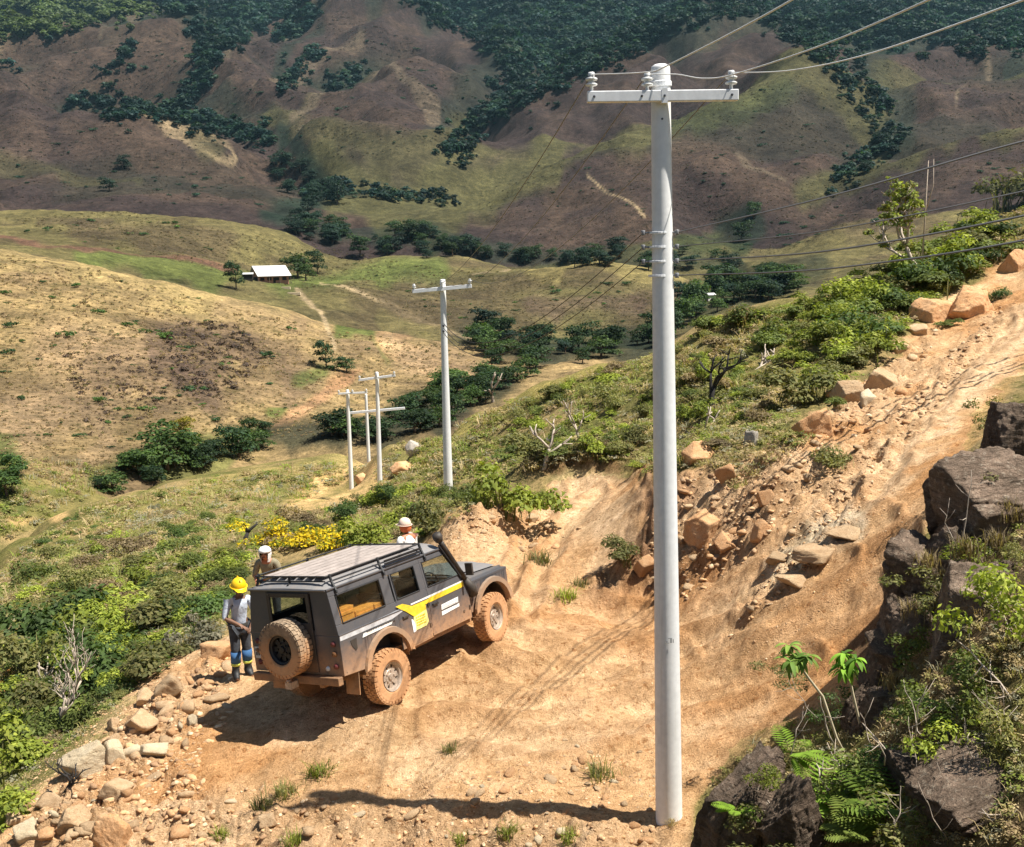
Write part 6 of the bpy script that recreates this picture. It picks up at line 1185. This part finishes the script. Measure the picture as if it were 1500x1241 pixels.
# spindly tree on the skyline
tp = hit(1350, 410); ts = np.linalg.norm(tp-CAM)/FPX; te = empty('spindly_tree', tp); tag(te, 'spindly half-bare tree standing on the skyline above the road boulders', 'tree'); m = MB(); rr_ = random.Random(5)
ends = branchy(rr_, m, (0, 0, -.2), (.02, 0, 1), 62*ts, .10, 3, .2, 4, .6); m.tube([(0, 0, .6), (.05, 0, 90*ts), (.1, 0, 158*ts)], [.035, .022, .010], 6).tube([(.05, 0, 90*ts), (.3, 0, 125*ts), (.28, 0, 160*ts)], [.02, .014, .008], 5); m.build('trunk', M_dead, te, True)
L_ = [(e_[0][0], e_[0][1], e_[0][2], .24, .24, .2) for e_ in ends[::2]]; v = leaves(np.random.RandomState(6), L_, 3200, .062, GREENS['olive']+GREENS['lime']+GREENS['mid'], .55); link('crown', npmesh('crown', v[0], v[1], M_leaf, False, v[2]), te)
# rosette plants with long leaves beside the road
def leaf_blade(m, c, p, d, L, w, droop, col, r, seg=5):
    d = Vector(d).normalized(); side = d.cross(Vector((0, 0, 1))).normalized(); q = Vector(p); vs = []; o = len(m); 
    for k in range(seg+1):
        t = k/seg; ww = w*math.sin(math.pi*(.08+.90*t))**.8; up_ = side.cross(d).normalized()
        vs += [q-side*ww+up_*ww*.25, q, q+side*ww+up_*ww*.25]; d = (d+Vector((0, 0, -droop/seg))).normalized(); q = q+d*L/seg
    m += [tuple(v_) for v_ in vs]
    for k in range(seg): a = o+3*k; c[0] += [(a, a+1, a+4, a+3), (a+1, a+2, a+5, a+4)]
    tone = r.uniform(.75, 1.25); c[1] += [tuple(x*tone for x in col)]*len(vs)
def rosette_plant(stems, label, seed, d0, L, cols):
    r = random.Random(seed); b0 = at(*stems[0][0], d0); e = empty('broad_leaved_plant', b0); tag(e, label, 'plant'); m = MB(); lv = []; fc_ = [[], []]
    for st in stems:
        P = [V3(at(x, y, d0))-V3(b0) for x, y in st]; m.tube(P, [.014]*(len(P)-1)+[.011], 6); tip = P[-1]
        for sub in range(5):
            a0 = sub*1.9+r.uniform(-.4, .4); t2 = tip+Vector((math.cos(a0)*.10, math.sin(a0)*.10, r.uniform(-.05, .10)))*(0 if sub == 0 else 1); m.tube([tip+Vector((0, 0, -.08)), t2], [.008, .006], 5)
            for k in range(11):
                a = 2.4*k+sub; el = r.uniform(-.5, .9); leaf_blade(lv, fc_, t2, (math.cos(a)*math.cos(el), math.sin(a)*math.cos(el), math.sin(el)), L*r.uniform(.45, .8), L*.085, 1.5, cols[k % len(cols)], r)
    m.build('stem', M_stem, e, True); link('leaf', npmesh('leaf', np.array(lv), np.array(fc_[0]), M_leaf, True, np.array(fc_[1])), e)
rosette_plant([[(1245,1120),(1225,1080),(1205,1020),(1178,985),(1168,962)]], 'spindly plant with a rosette of long leaves leaning over the road, beside its brighter twin', 3, 10.6, .30, [(.10, .17, .03), (.15, .22, .04), (.06, .11, .02)])
rosette_plant([[(1275,1120),(1262,1070),(1250,1020),(1240,975)]], 'spindly plant with a bright green leaf rosette in front of the black rock', 8, 10.8, .30, [(.12, .24, .02), (.16, .29, .03), (.07, .14, .02)])
def fern(px, py, w, d, label, seed, col=(.13, .21, .02)):
    p = at(px, py, d); s = w*d/FPX; r = random.Random(seed); lv = []; fc_ = [[], []]
    for k in range(9):
        a = r.uniform(0, 6.28); el = r.uniform(.3, 1.0); dv = Vector((math.cos(a)*math.cos(el), math.sin(a)*math.cos(el), math.sin(el))); q = Vector((0, 0, 0)); L = s*r.uniform(.5, .8)
        for j in range(14):
            dv = (dv+Vector((0, 0, -.07))).normalized(); q = q+dv*L/14; sd_ = dv.cross(Vector((0, 0, 1))).normalized(); ln = L*.34*math.sin(math.pi*(j+1.5)/16)
            for sg in (-1, 1): leaf_blade(lv, fc_, q, sd_*sg+dv*.5, ln, ln*.13, .25, col, r, 2)
    o = link('fern', npmesh('fern', np.array(lv), np.array(fc_[0]), M_leaf, True, np.array(fc_[1]))); o.location = V3(p); tag(o, label, 'fern')
fern(1190,1180,150,9.4,'bright feathery fern in the middle of the right corner scrub',1); fern(1320,1200,150,8.6,'feathery fern below the rounded pinkish boulder',4,(.11, .17, .02)); fern(1160,1110,90,10.2,'small fern behind the dark wedge shaped boulder',6); fern(1270,1235,120,8.4,'low fern at the bottom edge of the photo',9,(.14, .18, .03)); fern(1080,1190,60,9.,'little fern growing on the dark wedge shaped boulder',12); fern(1400,1050,100,9.0,'fern at the foot of the huge reddish boulder',14,(.10, .15, .02))
def near_shrub(px, py, w, d, kind, label, tall=1.):
    p = at(px, py, d); s = w*d/FPX; v = join(leaves(np.random.RandomState(int(px)), [(np.random.RandomState(int(px)+k).normal(0, .25), np.random.RandomState(int(py)+k).normal(0, .25), .2+.08*k, .22, .22, .2) for k in range(7)], 900, .034, GREENS[kind], .45)); o = link('shrub', npmesh('shrub', v[0], v[1], M_leaf, False, v[2])); o.location = V3(p); o.scale = (s, s, s*tall); tag(o, label, 'shrub')
for px, py, w, d, kd, lab, tl in [(1470,960,150,8.9,'lime','sunlit yellow-green shrub against the huge reddish boulder at the right edge',1.2),(1430,1060,130,8.8,'mid','green shrub below the sunlit yellow-green one at the right edge',1.),(1340,1085,110,9.4,'mid','green shrub in front of the rounded pinkish boulder',1.),(1390,1130,130,8.4,'lime','lime shrub over the fern in the right corner',.9),(1480,1110,110,8.,'olive','olive shrub above the charred boulder',.9),(1240,1215,150,8.9,'mid','leafy shrub between the ferns at the bottom edge',.8),(1110,1250,110,8.9,'olive','olive shrub at the bottom edge under the wedge boulder',.8),(1330,1240,150,8.,'olive','olive shrub beside the charred boulder at the bottom edge',.7),(1180,1130,90,10.3,'olive','low olive shrub under the broad leaved plants',.7),(1440,640,60,15.5,'olive','thin olive shrub on the road edge beside the brown boulder',1.2),(1290,1170,120,9.2,'dark','dark shrub behind the leafy ferns',.8),(1490,840,60,10.6,'olive','olive shrub sprouting above the huge reddish boulder',1.),(1150,1010,70,12.6,'olive','dusty olive shrub at the road edge behind the broad leaved plant',.7),(1215,1060,80,11.9,'dark','shaded shrub beneath the broad leaved plants',.8),(1370,900,90,11.2,'olive','olive shrub half covering the broken black rocks',.9),(1420,840,80,11.4,'lime','yellow-green shrub below the flat topped boulder',.8),(1470,705,70,12.6,'olive','olive shrub on top of the flat topped boulder',.7),(1335,980,80,10.9,'mid','green shrub in front of the black rock face',.9),(1130,1165,70,9.0,'lime','yellow-green sprig before the wedge shaped boulder',.9)]:
    near_shrub(px, py, w, d, kd, lab, tl)
# bare stalks and twigs in the corner
def stalk(px0, py0, px1, py1, d0, d1, r_, seed, label, mat=M_dead):
    a = V3(at(px0, py0, d0)); b_ = V3(at(px1, py1, d1)); m = MB(); rr = random.Random(seed); P = [a+(b_-a)*(k/5)+Vector((rr.gauss(0, .02), rr.gauss(0, .02), rr.gauss(0, .02)))*(0 if k in (0,) else 1) for k in range(6)]; P = [p-a for p in P]; m.tube(P, [r_*(1-.12*k) for k in range(6)], 6)
    for k in (2, 3, 4):
        dd = Vector((rr.gauss(0, 1), rr.gauss(0, .5), rr.gauss(.3, .6))).normalized(); m.tube([P[k], P[k]+dd*.09, P[k]+dd*.17+Vector((0, 0, .03))], [r_*.5, r_*.4, r_*.2], 5)
    o = m.build('dead_branch', mat, None, True); o.location = a; tag(o, label, 'dead branch')
for i, (a, b_, c, d, e_, f, g, lab) in enumerate([(1270,1160,1210,1095,9.6,9.9,.010,'pale branch forking below the broad leaved plants'),(1400,1241,1275,1060,8.2,9.6,.012,'long pale branch slanting up behind the ferns'),(1500,1050,1400,930,8.2,8.9,.010,'grey branch crossing the huge reddish boulder'),(1470,1080,1445,960,8.4,8.8,.008,'thin upright branch in the sunlit shrub'),(1500,1170,1400,1120,7.6,8.2,.012,'pale branch lying on the charred boulder'),(1500,1215,1440,1190,7.2,7.4,.010,'straw coloured branch in the bottom corner'),(1150,1241,1120,1150,8.9,9.2,.009,'thin stalk standing before the wedge shaped boulder'),(1215,1170,1195,1120,9.2,9.4,.014,'stubby broken pale stem beside the fern'),(1245,1160,1225,1110,9.2,9.3,.012,'second stubby pale stem beside the fern'),(1410,800,1425,690,11.4,11.4,.008,'tall straw stalk in front of the black flat topped boulder'),(1400,800,1380,745,11.4,11.4,.006,'short straw stalk in front of the flat topped boulder'),(1430,1241,1500,1130,7.4,7.6,.012,'pale branch rising toward the right edge in the bottom corner'),(1340,1241,1300,1180,8.3,8.6,.011,'pale bent branch at the bottom edge among shrubs'),(1500,940,1440,880,9.0,9.3,.006,'fine twig above the sunlit shrub')]):
    stalk(a, b_, c, d, e_, f, g, i+1, lab)
for px, py, s, d, lab in [(1415,815,1.,11.3,'dry grass tuft at the foot of the flat topped boulder'),(1460,800,.8,11.6,'straw grass tuft on the right bank'),(1380,850,.6,11.4,'short dry tuft above the pale boulder edge'),(1460,1215,.6,7.4,'dry tuft in the bottom right corner'),(1340,905,.9,11.6,'dry tuft growing between the broken black rocks'),(1400,905,1.1,10.9,'straw tuft on the shoulder of the huge reddish boulder'),(1310,1010,.8,11.0,'dry tuft at the foot of the black rock face'),(1480,760,.9,11.9,'straw tuft beside the flat topped boulder'),(1360,830,.8,11.9,'dry tuft on the outcrop just below the flat topped boulder'),(1200,1150,.6,9.8,'dry tuft between the fern and broken stems')]:
    o = link('grass_tuft', TF['dry'][RS.randint(3)]); o.location = V3(at(px, py, d)); o.scale = (s*.5, s*.5, s*.38); tag(o, lab, 'grass tuft')

# low clumps that roughen the open hillsides
def clumps(poly, n_, a, b_, cols):
    h_ = scatter(poly, n_); h_ = h_[np.hypot(h_[:, 0], h_[:, 1]) > 70]; d_ = np.linalg.norm(h_-CAM, axis=1); c_ = np.array(cols)[RS.randint(len(cols), size=len(h_))]*RS.uniform(.7, 1.3, (len(h_), 1)); return h_, d_/FPX*(a+(b_-a)*RS.uniform(0, 1, len(h_))**2.5), c_
ST_ = [(.30,.22,.115), (.25,.18,.095), (.15,.13,.055), (.20,.14,.085)]
K_ = [clumps([(0,372),(130,395),(300,440),(480,485),(640,505),(700,530),(600,600),(480,640),(380,640),(160,710),(60,700),(0,690)], 8000, 1.6, 6, ST_), clumps([(230,480),(330,470),(400,520),(330,590),(250,570)], 420, 3, 12, [(.07,.048,.038), (.09,.065,.045)]), clumps([(90,520),(230,520),(300,590),(130,640)], 260, 3, 10, [(.08,.055,.04)]),
      clumps([(0,320),(180,310),(420,355),(620,390),(1040,420),(940,480),(720,500),(560,450),(300,395)], 4500, 1.3, 4, [(.13,.11,.05), (.09,.08,.035), (.11,.082,.05)]), clumps([(0,70),(500,20),(700,100),(680,220),(450,240),(440,300),(0,300)], 6000, 1.1, 3.6, [(.05,.04,.03), (.03,.036,.022), (.07,.05,.038)]), clumps([(700,280),(1150,110),(1500,80),(1500,240),(1100,390),(750,370)], 6000, 1.1, 3.6, [(.05,.045,.028), (.03,.036,.022), (.07,.055,.038)])]
kp, ks_, kc_ = [np.concatenate([k[i] for k in K_]) for i in range(3)]
ksh = [leaves(np.random.RandomState(60+i), [(0, 0, .12, .6, .6, .32)], 16, .22, [(1, 1, 1)])[:2] for i in range(5)]
tag(merged('grass', kp, ks_, ksh, M_leaf, kc_), kind='stuff')
# beyond the 290 shrubs that show largest, the rest become one mass
sh_ = [o for o in COL.objects if o.name.split('.')[0] == 'shrub' and o.data]
def shown(o): return o.scale[0]/max(1., (o.location-Vector(CAM)).length)
sh_.sort(key=lambda o: -shown(o)); Vs, Fs, Cs, off = [], [], [], 0; cache = {}
for o in sh_[290:]:
    me = o.data
    if me.name not in cache:
        v = np.empty(len(me.vertices)*3, np.float32); me.vertices.foreach_get('co', v); f = np.empty(len(me.loops), np.int32); me.loops.foreach_get('vertex_index', f); c = np.empty(len(v)//3*4, np.float32); me.color_attributes['Col'].data.foreach_get('color', c); cache[me.name] = (v.reshape(-1, 3), f.reshape(-1, 4), c.reshape(-1, 4)[:, :3])
    v, f, c = cache[me.name]; a = o.rotation_euler[2]; R_ = np.array([[math.cos(a), -math.sin(a), 0], [math.sin(a), math.cos(a), 0], [0, 0, 1]])
    Vs.append((v*np.array(o.scale))@R_.T+np.array(o.location)); Fs.append(f+off); off += len(v); Cs.append(c*RS.uniform(.7, 1.3)); bpy.data.objects.remove(o)
if Vs: tag(link('shrubbery', npmesh('shrubbery', np.concatenate(Vs), np.concatenate(Fs), M_leaf, False, np.concatenate(Cs))), kind='stuff')

rk_ = random.Random(9)
for i in range(16):
    x, y = rk_.uniform(1120, 1500), rk_.uniform(1050, 1240); d_ = 9.6-(x-1120)/380*1.6-(y-1050)/190*.9; stalk(x, y, x+rk_.uniform(-50, 50), y-rk_.uniform(30, 80), d_, d_+rk_.uniform(-.1, .3), rk_.uniform(.004, .008), 60+i, 'thin dry twig in the tangled scrub of the right corner'); list(COL.objects)[-1]['group'] = 'dry twigs in the right corner scrub'
